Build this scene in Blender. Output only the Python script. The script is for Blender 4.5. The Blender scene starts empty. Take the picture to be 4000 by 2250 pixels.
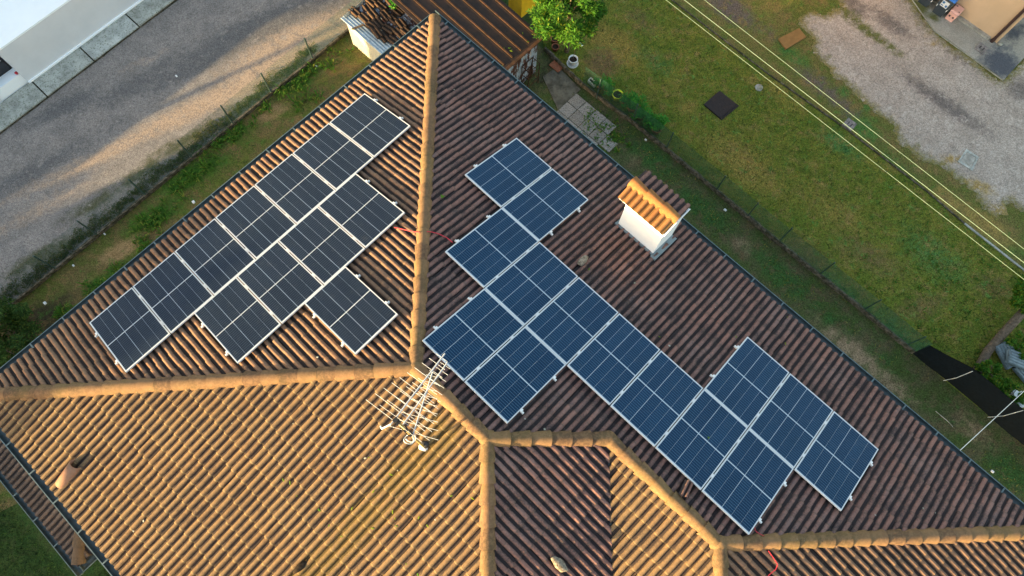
import bpy, bmesh, math, random
import numpy as np
from mathutils import Vector, Matrix, noise
random.seed(7); rng = np.random.default_rng(7)
SC = bpy.context.scene
COL = SC.collection
R = math.radians

# ------------------------------------------------------------------ camera
H = 21.0                                   # flying height over the ground
FPX, TILT, ROLL = 2781.1, 0.3129, -0.0561
def _axes():
    ct, st = math.cos(TILT), math.sin(TILT); cr, sr = math.cos(ROLL), math.sin(ROLL)
    X = Vector((1, 0, 0)); Y = Vector((0, ct, st)); Z = Vector((0, -st, ct))
    return cr*X - sr*Y, sr*X + cr*Y, Z
CX, CY, CZ = _axes()
cd = bpy.data.cameras.new('camera'); CAM = bpy.data.objects.new('camera', cd); COL.objects.link(CAM)
CAM.matrix_world = Matrix(((CX.x, CY.x, CZ.x, 0), (CX.y, CY.y, CZ.y, 0), (CX.z, CY.z, CZ.z, H), (0, 0, 0, 1)))
cd.sensor_width = 36; cd.lens = FPX/4000*36; cd.clip_start = .1; cd.clip_end = 2000
SC.camera = CAM
def G(u, v, z=0.0):                        # photo pixel (4000 wide) -> point of the level plane at height z
    d = CX*((u-2000)/FPX) + CY*((1125-v)/FPX) - CZ
    k = (z-H)/d.z
    return Vector((d.x*k, d.y*k, z))
def proj(P):
    q = P - Vector((0, 0, H)); z = -q.dot(CZ)
    return 2000+FPX*q.dot(CX)/z, 1125-FPX*q.dot(CY)/z, z

# ------------------------------------------------------------------ sky, sun, exposure
SUN_AZ, SUN_EL = 34.0, 7.0                  # azimuth of the shadows from +X, sun elevation
w = bpy.data.worlds.new("World"); SC.world = w; w.use_nodes = True
nt = w.node_tree; bg = nt.nodes['Background']
sky = nt.nodes.new('ShaderNodeTexSky'); sky.sky_type = 'NISHITA'; sky.sun_disc = False
sky.sun_elevation = R(SUN_EL); sky.sun_rotation = R(270-SUN_AZ)
sky.air_density = 1; sky.dust_density = 1.5; sky.ozone_density = .3
nt.links.new(sky.outputs[0], bg.inputs[0]); bg.inputs[1].default_value = .15
sl = bpy.data.lights.new('sun', 'SUN'); sl.energy = 4.6; sl.angle = R(.5); sl.color = (1, .72, .33)
so = bpy.data.objects.new('sun', sl); COL.objects.link(so)
ldir = Vector((math.cos(R(SUN_AZ))*math.cos(R(SUN_EL)), math.sin(R(SUN_AZ))*math.cos(R(SUN_EL)), -math.sin(R(SUN_EL))))
so.rotation_euler = ldir.to_track_quat('-Z', 'Y').to_euler(); so.location = (-30, -20, 40)
SC.view_settings.view_transform = 'Standard'; SC.view_settings.look = 'None'
SC.view_settings.exposure = 2.25; SC.view_settings.gamma = 1; SC.view_settings.use_curve_mapping = False

# ------------------------------------------------------------------ materials
def lin(r, g, b):
    f = lambda c: (c/255/12.92 if c/255 < .04 else ((c/255+.055)/1.055)**2.4)
    return (f(r), f(g), f(b))
class NT:
    def __init__(s, name, rough=.85, spec=.3, metal=0):
        s.m = bpy.data.materials.new(name); s.m.use_nodes = True; s.t = s.m.node_tree; s.L = s.t.links.new
        s.b = s.t.nodes['Principled BSDF']; s.b.inputs['Roughness'].default_value = rough
        s.b.inputs['Specular IOR Level'].default_value = spec; s.b.inputs['Metallic'].default_value = metal
        s.geo = None; s.h = None
    def n(s, typ, **kw):
        x = s.t.nodes.new(typ)
        for k, v in kw.items(): setattr(x, k, v)
        return x
    def put(s, sock, v):
        if hasattr(v, 'type') and hasattr(v, 'links'): s.L(v, sock)
        elif isinstance(v, (tuple, list)): sock.default_value = tuple(v)+((1,) if len(v) == 3 and len(sock.default_value) == 4 else ())
        else: sock.default_value = v
    def pos(s, obj=False):
        if obj: return s.n('ShaderNodeTexCoord').outputs['Object']
        if not s.geo: s.geo = s.n('ShaderNodeNewGeometry')
        return s.geo.outputs['Position']
    def vscale(s, vec, k):
        m = s.n('ShaderNodeVectorMath', operation='MULTIPLY'); s.L(vec, m.inputs[0]); m.inputs[1].default_value = k; return m.outputs[0]
    def noise(s, scale, detail=4, rough=.6, vec=None, stretch=None, dist=0):
        x = s.n('ShaderNodeTexNoise'); x.inputs['Scale'].default_value = scale; x.inputs['Detail'].default_value = detail
        x.inputs['Roughness'].default_value = rough; x.inputs['Distortion'].default_value = dist
        v = vec or s.pos()
        if stretch: v = s.vscale(v, stretch)
        s.L(v, x.inputs['Vector']); return x.outputs['Fac']
    def voro(s, scale, vec=None, out='Color'):
        x = s.n('ShaderNodeTexVoronoi'); x.inputs['Scale'].default_value = scale; s.L(vec or s.pos(), x.inputs['Vector']); return x.outputs[out]
    def ramp(s, v, lo, hi, a=0., b=1.):
        x = s.n('ShaderNodeMapRange'); x.interpolation_type = 'SMOOTHSTEP'; s.put(x.inputs['Value'], v)
        for i, k in zip((1, 2, 3, 4), (lo, hi, a, b)): x.inputs[i].default_value = k
        return x.outputs['Result']
    def math(s, op, a, b=0., c=None):
        x = s.n('ShaderNodeMath', operation=op); s.put(x.inputs[0], a); s.put(x.inputs[1], b)
        if c is not None: s.put(x.inputs[2], c)
        return x.outputs[0]
    def mix(s, f, a, b, mode='MIX'):
        x = s.n('ShaderNodeMix', data_type='RGBA', blend_type=mode); s.put(x.inputs[0], f); s.put(x.inputs[6], a); s.put(x.inputs[7], b); return x.outputs[2]
    def attr(s, name):
        x = s.n('ShaderNodeAttribute'); x.attribute_name = name
        y = s.n('ShaderNodeSeparateColor'); s.L(x.outputs['Color'], y.inputs[0]); s.alpha = x.outputs['Alpha']; return y.outputs
    def rnd(s): return s.n('ShaderNodeObjectInfo').outputs['Random']
    def done(s, col, bump=None, bs=.3, bd=.02, rough=None):
        s.put(s.b.inputs['Base Color'], col)
        if rough is not None: s.put(s.b.inputs['Roughness'], rough)
        if bump is not None:
            x = s.n('ShaderNodeBump'); x.inputs['Strength'].default_value = bs; x.inputs['Distance'].default_value = bd
            s.L(bump, x.inputs['Height']); s.L(x.outputs[0], s.b.inputs['Normal'])
        return s.m
def simple(name, c, rough=.6, spec=.4, metal=0, var=.25, scale=6, dark=None, dlo=.55, dhi=.75, dscale=9, bump=0, rv=0):
    s = NT(name, rough, spec, metal)
    f = s.noise(scale, 5, .65)
    col = s.mix(s.ramp(f, .3, .7), tuple(x*(1-var) for x in c), tuple(min(1, x*(1+var*.6)) for x in c))
    if dark: col = s.mix(s.ramp(s.noise(dscale, 6, .7), dlo, dhi), col, dark)
    if rv: col = s.mix(s.rnd(), col, s.mix(1, col, (rv, rv*.98, rv*.94), 'MULTIPLY'))
    return s.done(col, f if bump else None, bump, .02)

PA = Vector((0.75648, -0.65402, 0)); DA = Vector((-0.65402, -0.75648, 0))       # house axes: along the right eave, inwards

def tile_material(name, ca, cb, cc, lich, lo=.50, hi=.72, alg=True, dirt=.8, nose=None):
    s = NT(name, .92, .15)
    a = s.attr('tint')                      # red: tile tint, green: pan of the profile, blue: second roll
    c = s.mix(a[0], ca, cb); c = s.mix(s.ramp(s.noise(1.1, 3), .4, .7, 0, .55), c, cc)
    c = s.mix(s.ramp(s.noise(14, 5, .7), .42, .62, 0, .45), c, tuple(x*1.35 for x in ca))
    sp = s.noise(34, 4, .75); big = s.noise(2.3, 4, .6)
    k = s.math('ADD', s.math('MULTIPLY', sp, .50), s.math('MULTIPLY', big, .50))
    k = s.math('ADD', k, s.math('MULTIPLY', a[2], .06)); k = s.math('ADD', k, s.math('MULTIPLY', s.math('POWER', a[1], 1.6), .34*dirt))
    c = s.mix(s.ramp(k, lo, hi, 0, .92), c, lich)
    sp2 = s.noise(55, 2, .6); c = s.mix(s.ramp(sp2, .64, .74, 0, .4), c, tuple(x*.4 for x in lich))
    c = s.mix(s.ramp(s.noise(48, 2, .5), .70, .78, 0, .4), c, (.42, .38, .32))
    if nose: c = s.mix(s.math('MULTIPLY', s.ramp(s.alpha, .03, .075, 1, 0), s.ramp(a[1], .2, .9, .75, .15)), c, nose)
    if alg:                                 # yellow-green algae streak running down below the aerial
        d = s.n('ShaderNodeVectorMath', operation='DOT_PRODUCT'); s.L(s.pos(), d.inputs[0]); d.inputs[1].default_value = PA
        e = s.n('ShaderNodeVectorMath', operation='DOT_PRODUCT'); s.L(s.pos(), e.inputs[0]); e.inputs[1].default_value = DA
        E0 = Vector((-2.1879, 11.1469, 0))
        q = s.math('ABSOLUTE', s.math('SUBTRACT', d.outputs['Value'], E0.dot(PA)+7.25))
        band = s.math('MULTIPLY', s.ramp(q, .0, 1.15, 1, .0), s.ramp(e.outputs['Value'], E0.dot(DA)+5.6, E0.dot(DA)+6.6, 0, 1))
        nb_ = s.math('ADD', s.math('MULTIPLY', s.noise(26, 5, .8), .6), s.math('MULTIPLY', s.noise(2.2, 4, .7), .5)); nb_ = s.math('ADD', nb_, s.math('MULTIPLY', a[1], .10))
        f = s.math('MULTIPLY', s.ramp(s.math('MULTIPLY', band, nb_), .42, .64), .32)
        c = s.mix(f, c, (.16, .115, .012))
    return s.done(c, sp, .35, .012)
M = {}
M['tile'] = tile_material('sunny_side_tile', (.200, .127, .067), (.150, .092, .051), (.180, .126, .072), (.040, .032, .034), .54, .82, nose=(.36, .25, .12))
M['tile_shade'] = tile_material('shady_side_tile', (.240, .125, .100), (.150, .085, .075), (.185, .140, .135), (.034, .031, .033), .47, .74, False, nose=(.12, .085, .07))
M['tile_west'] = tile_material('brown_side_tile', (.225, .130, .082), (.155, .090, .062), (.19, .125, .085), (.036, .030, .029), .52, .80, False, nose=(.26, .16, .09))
M['tile_porch'] = tile_material('grey_brown_porch_tile', (.125, .092, .078), (.085, .064, .056), (.12, .10, .09), (.034, .031, .033), .47, .74, False)
M['ridge_dark'] = tile_material('dark_porch_cap', (.095, .068, .050), (.07, .052, .040), (.10, .085, .06), (.045, .04, .033), .46, .72, False, .9)
M['ridge'] = tile_material('ridge_tile_clay', (.200, .118, .064), (.110, .066, .042), (.155, .115, .045), (.060, .048, .027), .48, .76, True, .9)
M['oldtile'] = tile_material('old_loose_tile', (.115, .066, .040), (.06, .038, .027), (.08, .052, .035), (.028, .022, .018), .46, .7, False)
M['newtile'] = tile_material('pale_new_tile', (.27, .125, .048), (.23, .10, .038), (.32, .19, .05), (.16, .09, .035), .6, .9, False)
M['deck'] = simple('dark_roof_underlay', (.035, .028, .025), .95, .1)
M['gutter'] = simple('slate_green_gutter_paint', (.10, .145, .155), .45, .5, 0, .3, 10, (.12, .15, .15), .6, .8, 30)
M['gutter_in'] = simple('shaded_dirty_channel', (.045, .066, .072), .35, .5, 0, .4, 8, (.07, .075, .07), .55, .75, 18)  # darker than the rim: dirt plus the shade inside, both in the colour
M['render_white'] = simple('white_lime_render', (.86, .87, .88), .9, .2, 0, .04, 3, (.6, .58, .54), .66, .9, 5)
M['wall_cream'] = simple('cream_house_render', (.6, .54, .44), .9, .2, 0, .08, 2)
M['white_wall'] = simple('white_painted_wall', (.66, .675, .70), .85, .25, 0, .04, 1.5)
M['white_top'] = simple('white_terrace_coating', (.92, .95, .97), .8, .3, 0, .03, 1)
M['beige'] = simple('beige_house_render', (.60, .42, .27), .9, .2, 0, .07, 1.2, (.40, .30, .2), .62, .85, 3)
M['lead'] = simple('grey_lead_flashing', (.16, .20, .22), .55, .5, 0, .2, 6)
M['frame'] = simple('anodised_frame', (.62, .63, .65), .4, .5, .0, .03, 2)
M['sheet'] = simple('white_back_sheet', (.60, .64, .68), .25, .5, 0, .02, 2)
M['alu'] = simple('mill_aluminium', (.72, .72, .72), .45, .5, .1, .08, 12)
M['aerial'] = simple('aerial_aluminium', (.42, .45, .50), .42, .5, .2, .08, 20)
M['brass'] = simple('weathered_yellow_mast', (.42, .30, .11), .6, .4, 0, .35, 14, (.2, .13, .05), .5, .7, 20)
M['black'] = simple('black_plastic', (.018, .018, .02), .5, .4)
M['red_cable'] = simple('red_cable_sheath', (.55, .03, .05), .5, .4, 0, .15)
M['white_plastic'] = simple('white_plastic', (.78, .79, .80), .5, .4, 0, .06, 8)
M['terracotta'] = simple('terracotta_pot', (.30, .11, .06), .85, .2, 0, .3, 15)
M['lime_plastic'] = simple('lime_plastic_pot', (.62, .75, .03), .45, .4, 0, .1, 8)
M['soil'] = simple('potting_soil', (.035, .025, .018), .95, .1, 0, .5, 30)
M['concrete'] = simple('grey_concrete', (.36, .35, .31), .92, .2, 0, .3, 5, (.16, .17, .11), .5, .72, 3, .3)
M['pad'] = simple('stained_pad_concrete', (.13, .12, .095), .95, .15, 0, .4, 3, (.05, .045, .035), .48, .7, 4, .4)
M['kerb'] = simple('mossy_kerb_concrete', (.13, .11, .085), .95, .15, 0, .5, 7, (.035, .035, .02), .42, .6, 9, .6)
M['kerb_pale'] = simple('pale_kerb_concrete', (.20, .19, .17), .95, .15, 0, .35, 7, (.07, .08, .04), .5, .65, 5, .5)
M['iron'] = simple('dark_iron_plate', (.012, .010, .013), .6, .4, .2, .5, 18, (.06, .03, .02), .6, .75, 9, .4)
M['board'] = simple('brown_board', (.25, .14, .05), .85, .2, 0, .15, 6)
M['cable'] = simple('pale_cable_sheath', (.15, .22, .17), .65, .3, 0, .06, 5)
M['netting'] = simple('black_shade_netting', (.005, .009, .013), .9, .15, 0, .4, 14)
M['mesh_green'] = simple('green_coated_wire', (.03, .12, .075), .55, .4, 0, .2)
M['post'] = simple('dark_green_post', (.04, .075, .065), .6, .4, 0, .25)
M['bark'] = simple('grey_brown_bark', (.16, .12, .085), .95, .15, 0, .4, 12, (.06, .045, .03), .5, .7, 18, .6)
M['bin_dark'] = simple('slate_bin_plastic', (.045, .058, .072), .55, .4, 0, .15)
M['bin_blue'] = simple('blue_bin_lid', (.02, .16, .55), .5, .4, 0, .1)
M['bin_pink'] = simple('salmon_bin_plastic', (.80, .45, .38), .55, .4, 0, .08)
M['dark_print'] = simple('dark_print', (.06, .03, .035), .6, .3, 0, .1)
M['blue_print'] = simple('blue_print', (.05, .18, .42), .6, .3, 0, .1)
M['pipe_brown'] = simple('brown_downpipe', (.055, .028, .024), .45, .5, 0, .15)
M['grey_plastic'] = simple('weathered_grey_plastic', (.20, .25, .27), .7, .3, 0, .35, 5, (.09, .1, .1), .5, .7, 10)
M['clay_pipe'] = simple('salmon_clay_pipe', (.34, .17, .10), .7, .3, 0, .15, 8)
M['stone'] = simple('rough_mortar_lump', (.26, .22, .17), .95, .2, 0, .5, 20, (.08, .06, .04), .5, .65, 16, .8)
M['yellow_tarp'] = simple('yellow_tarpaulin', (.85, .52, .02), .6, .4, 0, .1)
M['grate'] = simple('old_grey_concrete_cover', (.24, .22, .21), .95, .2, 0, .4, 9, (.1, .1, .08), .55, .7, 8)
M['glass_dark'] = simple('dark_window_pane', (.02, .022, .026), .12, .5, 0, .2)
def corrug(name, c1, c2, lo, hi, rough=.6):
    s = NT(name, rough, .4)
    n = s.noise(3.2, 6, .75, stretch=(1, 1, .35)); c = s.mix(s.ramp(n, lo, hi), c1, c2)
    c = s.mix(s.ramp(s.noise(13, 4, .7), .55, .75, 0, .7), c, tuple(x*.45 for x in c2))
    return s.done(c, s.noise(30, 3), .2, .01)
M['rust_wall'] = corrug('rusty_corrugated_wall', (.42, .46, .52), (.085, .03, .02), .46, .52)
M['rust_roof'] = corrug('rusty_roof_sheet', (.034, .018, .012), (.015, .010, .009), .40, .66, .85)
M['rust_rib'] = simple('lighter_rusty_rib', (.062, .028, .011), .75, .3, 0, .5, 5, (.09, .04, .025), .5, .65, 4)  # lighter than the roof sheets, low sun on the ribs put into the colour
M['white_sheet'] = corrug('cream_corrugated_sheet', (.62, .60, .50), (.36, .33, .18), .60, .72, .5)
M['blue_sheet'] = corrug('pale_galvanised_sheet', (.38, .46, .52), (.20, .25, .28), .45, .7, .45)
def cell_mat(name, A, B, ln):
    s = NT(name, .2, .16)
    o = s.pos(True); sx = s.n('ShaderNodeSeparateXYZ'); s.L(o, sx.inputs[0])
    fr = s.math('FRACT', s.math('DIVIDE', sx.outputs['Y'], .0472)); line = s.math('LESS_THAN', fr, .15)
    fx = s.math('FRACT', s.math('DIVIDE', sx.outputs['X'], .0262)); dash = s.math('LESS_THAN', fx, .66)
    fr2 = s.math('FRACT', s.math('DIVIDE', sx.outputs['Y'], .0236)); l2 = s.math('LESS_THAN', fr2, .16)
    f = s.math('MULTIPLY', line, s.math('MULTIPLY_ADD', dash, .35, .30))
    c = s.mix(s.ramp(s.noise(.8, 3), .3, .7), A, B)
    c = s.mix(s.math('MULTIPLY', l2, .25), c, tuple(2*x for x in B))
    c = s.mix(f, c, ln); c = s.mix(s.ramp(s.noise(7, 6, .75), .52, .8, 0, .16), c, (.16, .16, .15)); c = s.mix(s.math('MULTIPLY', s.rnd(), .5), c, s.mix(1, c, (.62, .66, .72), 'MULTIPLY')); c = s.mix(s.ramp(s.noise(60, 2, .5), .74, .78, 0, .5), c, (.3, .3, .28))
    pass
    return s.done(c)
M['cell'] = cell_mat('blue_reflection_cell', (.004, .024, .058), (.006, .030, .072), (.13, .26, .40)); M['cell_dark'] = cell_mat('grey_reflection_cell', (.005, .010, .024), (.007, .013, .030), (.13, .17, .21))  # same cell type twice; each slope's sky reflection is mixed into its colour
def grass_mat(name, cols, trans=.25):
    s = NT(name, .8, .2); a = s.attr('tint')
    c = s.mix(a[0], cols[0], cols[1]); c = s.mix(a[1], c, cols[2]); c = s.mix(a[2], c, cols[3])
    s.put(s.b.inputs['Base Color'], c)
    tr = s.n('ShaderNodeBsdfTranslucent'); s.L(c, tr.inputs[0]); mx = s.n('ShaderNodeMixShader'); mx.inputs[0].default_value = trans
    out = s.t.nodes['Material Output']; s.L(s.b.outputs[0], mx.inputs[1]); s.L(tr.outputs[0], mx.inputs[2]); s.L(mx.outputs[0], out.inputs[0])
    return s.m
M['blade'] = grass_mat('lawn_blades', ((.065, .165, .026), (.165, .215, .034), (.42, .29, .085), (.028, .055, .012)))
M['weed'] = grass_mat('weed_leaves', ((.045, .15, .016), (.10, .21, .024), (.24, .26, .04), (.025, .06, .014)), .35)
M['leaf'] = grass_mat('tree_leaves', ((.035, .13, .012), (.075, .20, .018), (.22, .26, .02), (.010, .035, .008)), .35)
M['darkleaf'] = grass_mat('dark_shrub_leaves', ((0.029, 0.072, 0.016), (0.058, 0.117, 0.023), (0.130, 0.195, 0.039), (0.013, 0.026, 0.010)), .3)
M['kerbleaf'] = grass_mat('kerb_weed_leaves', ((.035, .052, .016), (.065, .085, .022), (.15, .13, .03), (.016, .02, .009)), .3)
M['potleaf'] = grass_mat('pot_plant_leaves', ((.04, .21, .035), (.08, .33, .045), (.18, .36, .06), (.02, .08, .02)), .4)
def ground_mat(name, base, base2, r, g, b, fine=40, fs=.5, bumps=.5, rough=.95, tuft=None):
    s = NT(name, rough, .15); a = s.attr('mask')
    c = s.mix(s.ramp(s.noise(1.3, 6, .7), .35, .65), base, base2)
    nf = s.noise(5, 6, .75)
    for ch, col in ((0, r), (1, g), (2, b)):
        if col: c = s.mix(s.ramp(s.math('ADD', a[ch], s.math('MULTIPLY', s.math('SUBTRACT', nf, .5), .9)), .25, .75, 0, .95), c, col)
    if tuft:
        c = s.mix(s.ramp(s.noise(2.6, 5, .7, dist=.6), .50, .68, 0, .75), c, tuft[0]); c = s.mix(s.ramp(s.noise(3.4, 5, .75, dist=.5), .54, .70, 0, .8), c, tuft[1])
        c = s.mix(s.ramp(s.noise(17, 4, .75), .54, .70, 0, .75), c, tuft[2])
    v = s.n('ShaderNodeSeparateColor'); s.L(s.voro(fine), v.inputs[0])
    c = s.mix(s.ramp(v.outputs[0], 0, 1, -fs*.6, fs*.6), c, (1, 1, 1), 'MIX') if False else s.mix(fs, c, s.mix(1, c, s.mix(v.outputs[0], (.25, .25, .25), (1.7, 1.7, 1.7)), 'MULTIPLY'))
    return s.done(c, s.noise(fine*.7, 3, .7), bumps, .03)
M['road'] = ground_mat('worn_road', (.190, .172, .162), (.27, .24, .22), (.125, .12, .12), (.37, .275, .205), (.075, .08, .04), 42, .45, tuft=((.17, .155, .15), (.28, .25, .23), (.13, .12, .115)))
M['gravel'] = ground_mat('pale_gravel', (.34, .288, .242), (.44, .378, .325), (.15, .13, .12), (.11, .125, .028), (.32, .225, .08), 34, .42, tuft=((.26, .22, .185), (.47, .415, .365), (.20, .175, .155)))
M['lawn'] = ground_mat('lawn_turf', (.12, .165, .020), (.19, .195, .030), (.32, .23, .055), (.075, .20, .055), (.16, .105, .05), 60, .6, tuft=((.29, .19, .07), (.095, .25, .05), (.030, .050, .010)))
M['strip'] = ground_mat('garden_soil', (.085, .11, .020), (.14, .105, .042), (.30, .19, .09), (.05, .14, .016), (.045, .036, .022), 50, .6, tuft=((.19, .12, .05), (.055, .14, .022), (.028, .04, .010)))
M['verge'] = ground_mat('weedy_verge', (.10, .125, .026), (.16, .13, .045), (.28, .20, .06), (.06, .16, .035), (.12, .095, .085), 45, .6, tuft=((.20, .14, .055), (.075, .17, .03), (.045, .05, .02)))
M['yard'] = ground_mat('dirty_yard', (.055, .085, .022), (.09, .085, .042), (.27, .19, .12), (.04, .10, .025), (.05, .04, .026), 40, .6, tuft=((.12, .085, .045), (.045, .11, .025), (.022, .03, .010)))
M['apron'] = ground_mat('stained_apron', (.36, .345, .30), (.30, .29, .25), (.075, .085, .105), (.11, .115, .03), (.5, .5, .48), 60, .3)
M['field'] = ground_mat('far_grass', (.025, .055, .012), (.045, .07, .016), None, None, None, 40, .5, tuft=((.05, .06, .02), (.03, .08, .016), (.012, .02, .006)))  # grass colour kept dark to carry the shade at the lower left
M['slab'] = simple('pale_aggregate_slab', (.47, .49, .46), .95, .2, 0, .3, 3, (.14, .16, .11), .50, .66, 22, .5, .8)
M['paver'] = simple('washed_pebble_paver', (.36, .325, .30), .95, .2, 0, .3, 25, (.12, .11, .085), .47, .66, 22, .8, .7)

# ------------------------------------------------------------------ mesh helpers
class MB:
    def __init__(s): s.v = []; s.f = []; s.c = []; s.sm = []
    def add(s, verts, faces, smooth=False, cols=None):
        o = len(s.v); s.v += [tuple(p) for p in verts]; s.f += [tuple(i+o for i in f) for f in faces]
        s.sm += [smooth]*len(faces); s.c += cols if cols else [(0, 0, 0, 1)]*len(verts); return s
    def box(s, c, ax, sz):                   # centre, three axes, full sizes
        c = Vector(c); A = [Vector(a)*k/2 for a, k in zip(ax, sz)]
        vs = [c+A[0]*i+A[1]*j+A[2]*k for k in (-1, 1) for j in (-1, 1) for i in (-1, 1)]
        return s.add(vs, [(0, 2, 3, 1), (4, 5, 7, 6), (0, 1, 5, 4), (2, 6, 7, 3), (0, 4, 6, 2), (1, 3, 7, 5)])
    def frustum(s, c, ax, lo, hi, h):        # tapered box: lo=(x,y) at the base, hi=(x,y) at the top
        c = Vector(c); vs = []
        for (x, y), z in ((lo, 0), (hi, h)):
            for i, j in ((-1, -1), (1, -1), (1, 1), (-1, 1)): vs.append(c+Vector(ax[0])*x/2*i+Vector(ax[1])*y/2*j+Vector(ax[2])*z)
        return s.add(vs, [(3, 2, 1, 0), (4, 5, 6, 7), (0, 1, 5, 4), (1, 2, 6, 5), (2, 3, 7, 6), (3, 0, 4, 7)])
    def tube(s, pts, r, n=8, caps=True, r2=None):
        pts = [Vector(p) for p in pts]; rings = []; N = len(pts); prev = None
        for i, P in enumerate(pts):
            t = (pts[min(i+1, N-1)]-pts[max(i-1, 0)]).normalized()
            a = prev if prev is not None and abs(prev.dot(t)) < .9 else (Vector((0, 0, 1)) if abs(t.z) < .9 else Vector((1, 0, 0)))
            x = (a-t*a.dot(t)).normalized(); y = t.cross(x); prev = x
            rr = r if r2 is None else r+(r2-r)*i/(N-1)
            rings.append([P+x*rr*math.cos(2*math.pi*k/n)+y*rr*math.sin(2*math.pi*k/n) for k in range(n)])
        vs = [p for g in rings for p in g]
        fs = [(i*n+k, i*n+(k+1) % n, (i+1)*n+(k+1) % n, (i+1)*n+k) for i in range(N-1) for k in range(n)]
        s.add(vs, fs, True)
        if caps: s.add(rings[0], [tuple(range(n))[::-1]]); s.add(rings[-1], [tuple(range(n))])
        return s
    def lathe(s, c, prof, n=20, smooth=True):
        c = Vector(c); vs = [c+Vector((r*math.cos(2*math.pi*k/n), r*math.sin(2*math.pi*k/n), z)) for r, z in prof for k in range(n)]
        fs = [(i*n+k, i*n+(k+1) % n, (i+1)*n+(k+1) % n, (i+1)*n+k) for i in range(len(prof)-1) for k in range(n)]
        return s.add(vs, fs, smooth)
    def prism(s, poly, z0, z1):
        n = len(poly); vs = [(p[0], p[1], z0) for p in poly]+[(p[0], p[1], z1) for p in poly]
        area = sum(poly[i][0]*poly[(i+1) % n][1]-poly[(i+1) % n][0]*poly[i][1] for i in range(n))
        if area < 0: vs = [(p[0], p[1], z0) for p in poly[::-1]]+[(p[0], p[1], z1) for p in poly[::-1]]
        return s.add(vs, [tuple(range(n))[::-1], tuple(range(n, 2*n))]+[(i, (i+1) % n, n+(i+1) % n, n+i) for i in range(n)])
    def mesh(s, name, mat, org=(0, 0, 0), attr=None):
        me = bpy.data.meshes.new(name); o = Vector(org)
        me.from_pydata([tuple(Vector(p)-o) for p in s.v], [], s.f); me.materials.append(mat)
        me.polygons.foreach_set('use_smooth', s.sm)
        if attr:
            a = me.color_attributes.new(attr, 'FLOAT_COLOR', 'POINT'); a.data.foreach_set('color', np.array(s.c, dtype=np.float32).ravel())
        me.update(); return me
    def build(s, name, mat, parent=None, attr=None, org=None):
        if org is None: org = ORG.get(parent.name, Vector()) if parent else Vector()
        return link(name, s.mesh(name, M[mat] if isinstance(mat, str) else mat, org, attr), parent, org if not parent else None)
ORG = {}
def link(name, data, parent=None, loc=None):
    o = bpy.data.objects.new(name, data); COL.objects.link(o)
    if parent: o.parent = parent; ORG[o.name] = ORG.get(parent.name, Vector())
    elif loc is not None: o.location = loc; ORG[o.name] = Vector(loc)
    return o
def tag(o, label=None, cat=None, group=None, kind=None):
    for k, v in (('label', label), ('category', cat), ('group', group), ('kind', kind)):
        if v: o[k] = v
    return o
def thing(name, loc, label, cat, group=None):
    o = bpy.data.objects.new(name, None); COL.objects.link(o); o.location = loc; o.empty_display_size = .2
    ORG[o.name] = Vector(loc); return tag(o, label, cat, group)
def local(o, M4, parent):                    # place a shared-mesh piece by its world matrix under a parent
    o.parent = parent; o.matrix_local = Matrix.Translation(-ORG.get(parent.name, Vector())) @ M4
    return o
def fastmesh(name, V, F, mat, cols=None, smooth=False):
    me = bpy.data.meshes.new(name); k = F.shape[1]
    me.vertices.add(len(V)); me.vertices.foreach_set('co', V.astype(np.float32).ravel())
    me.loops.add(F.size); me.loops.foreach_set('vertex_index', F.astype(np.int32).ravel())
    me.polygons.add(len(F)); me.polygons.foreach_set('loop_start', np.arange(0, F.size, k, dtype=np.int32))
    me.update(calc_edges=True); me.validate()
    if smooth: me.polygons.foreach_set('use_smooth', np.ones(len(F), bool))
    me.materials.append(mat)
    if cols is not None:
        a = me.color_attributes.new('tint', 'FLOAT_COLOR', 'POINT'); a.data.foreach_set('color', cols.astype(np.float32).ravel())
    return me
UP = Vector((0, 0, 1))

# ------------------------------------------------------------------ ground sheets
def jag(pts, step=.18, amp=.10):
    out = []; n = len(pts)
    for i in range(n):
        a, b = pts[i], pts[(i+1) % n]; k = max(1, int((b-a).length/step))
        if (b-a).length > 60: k = 1
        nr = Vector((-(b-a).y, (b-a).x, 0)).normalized() if (b-a).length else Vector()
        for j in range(k):
            p = a.lerp(b, j/k)
            d = amp*(noise.noise(p*1.7)*.9+noise.noise(p*5)*.6+noise.noise(p*11)*.4) if amp else 0
            out.append(p+nr*d)
    return out
def inside(poly, x, y):
    px = np.array([p[0] for p in poly]); py = np.array([p[1] for p in poly]); c = np.zeros(np.shape(x), bool); j = len(px)-1
    for i in range(len(px)):
        t = ((py[i] > y) != (py[j] > y)) & (x < (px[j]-px[i])*(y-py[i])/(py[j]-py[i]+1e-12)+px[i]); c ^= t; j = i
    return c
def blobs(lst):                              # soft patches: (photo u, v, length m, width m, angle deg, strength, channel)
    L = [(G(u, v), l, wd, R(an), st, ch) for u, v, l, wd, an, st, ch in lst]
    def f(x, y):
        m = np.zeros((len(x), 4)); m[:, 3] = 1
        for P, l, wd, an, st, ch in L:
            dx, dy = x-P.x, y-P.y; q = (dx*math.cos(an)+dy*math.sin(an))/l; r = (-dx*math.sin(an)+dy*math.cos(an))/wd
            m[:, ch] = np.maximum(m[:, ch], st*np.exp(-(q*q+r*r)))
        return m
    return f
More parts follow.
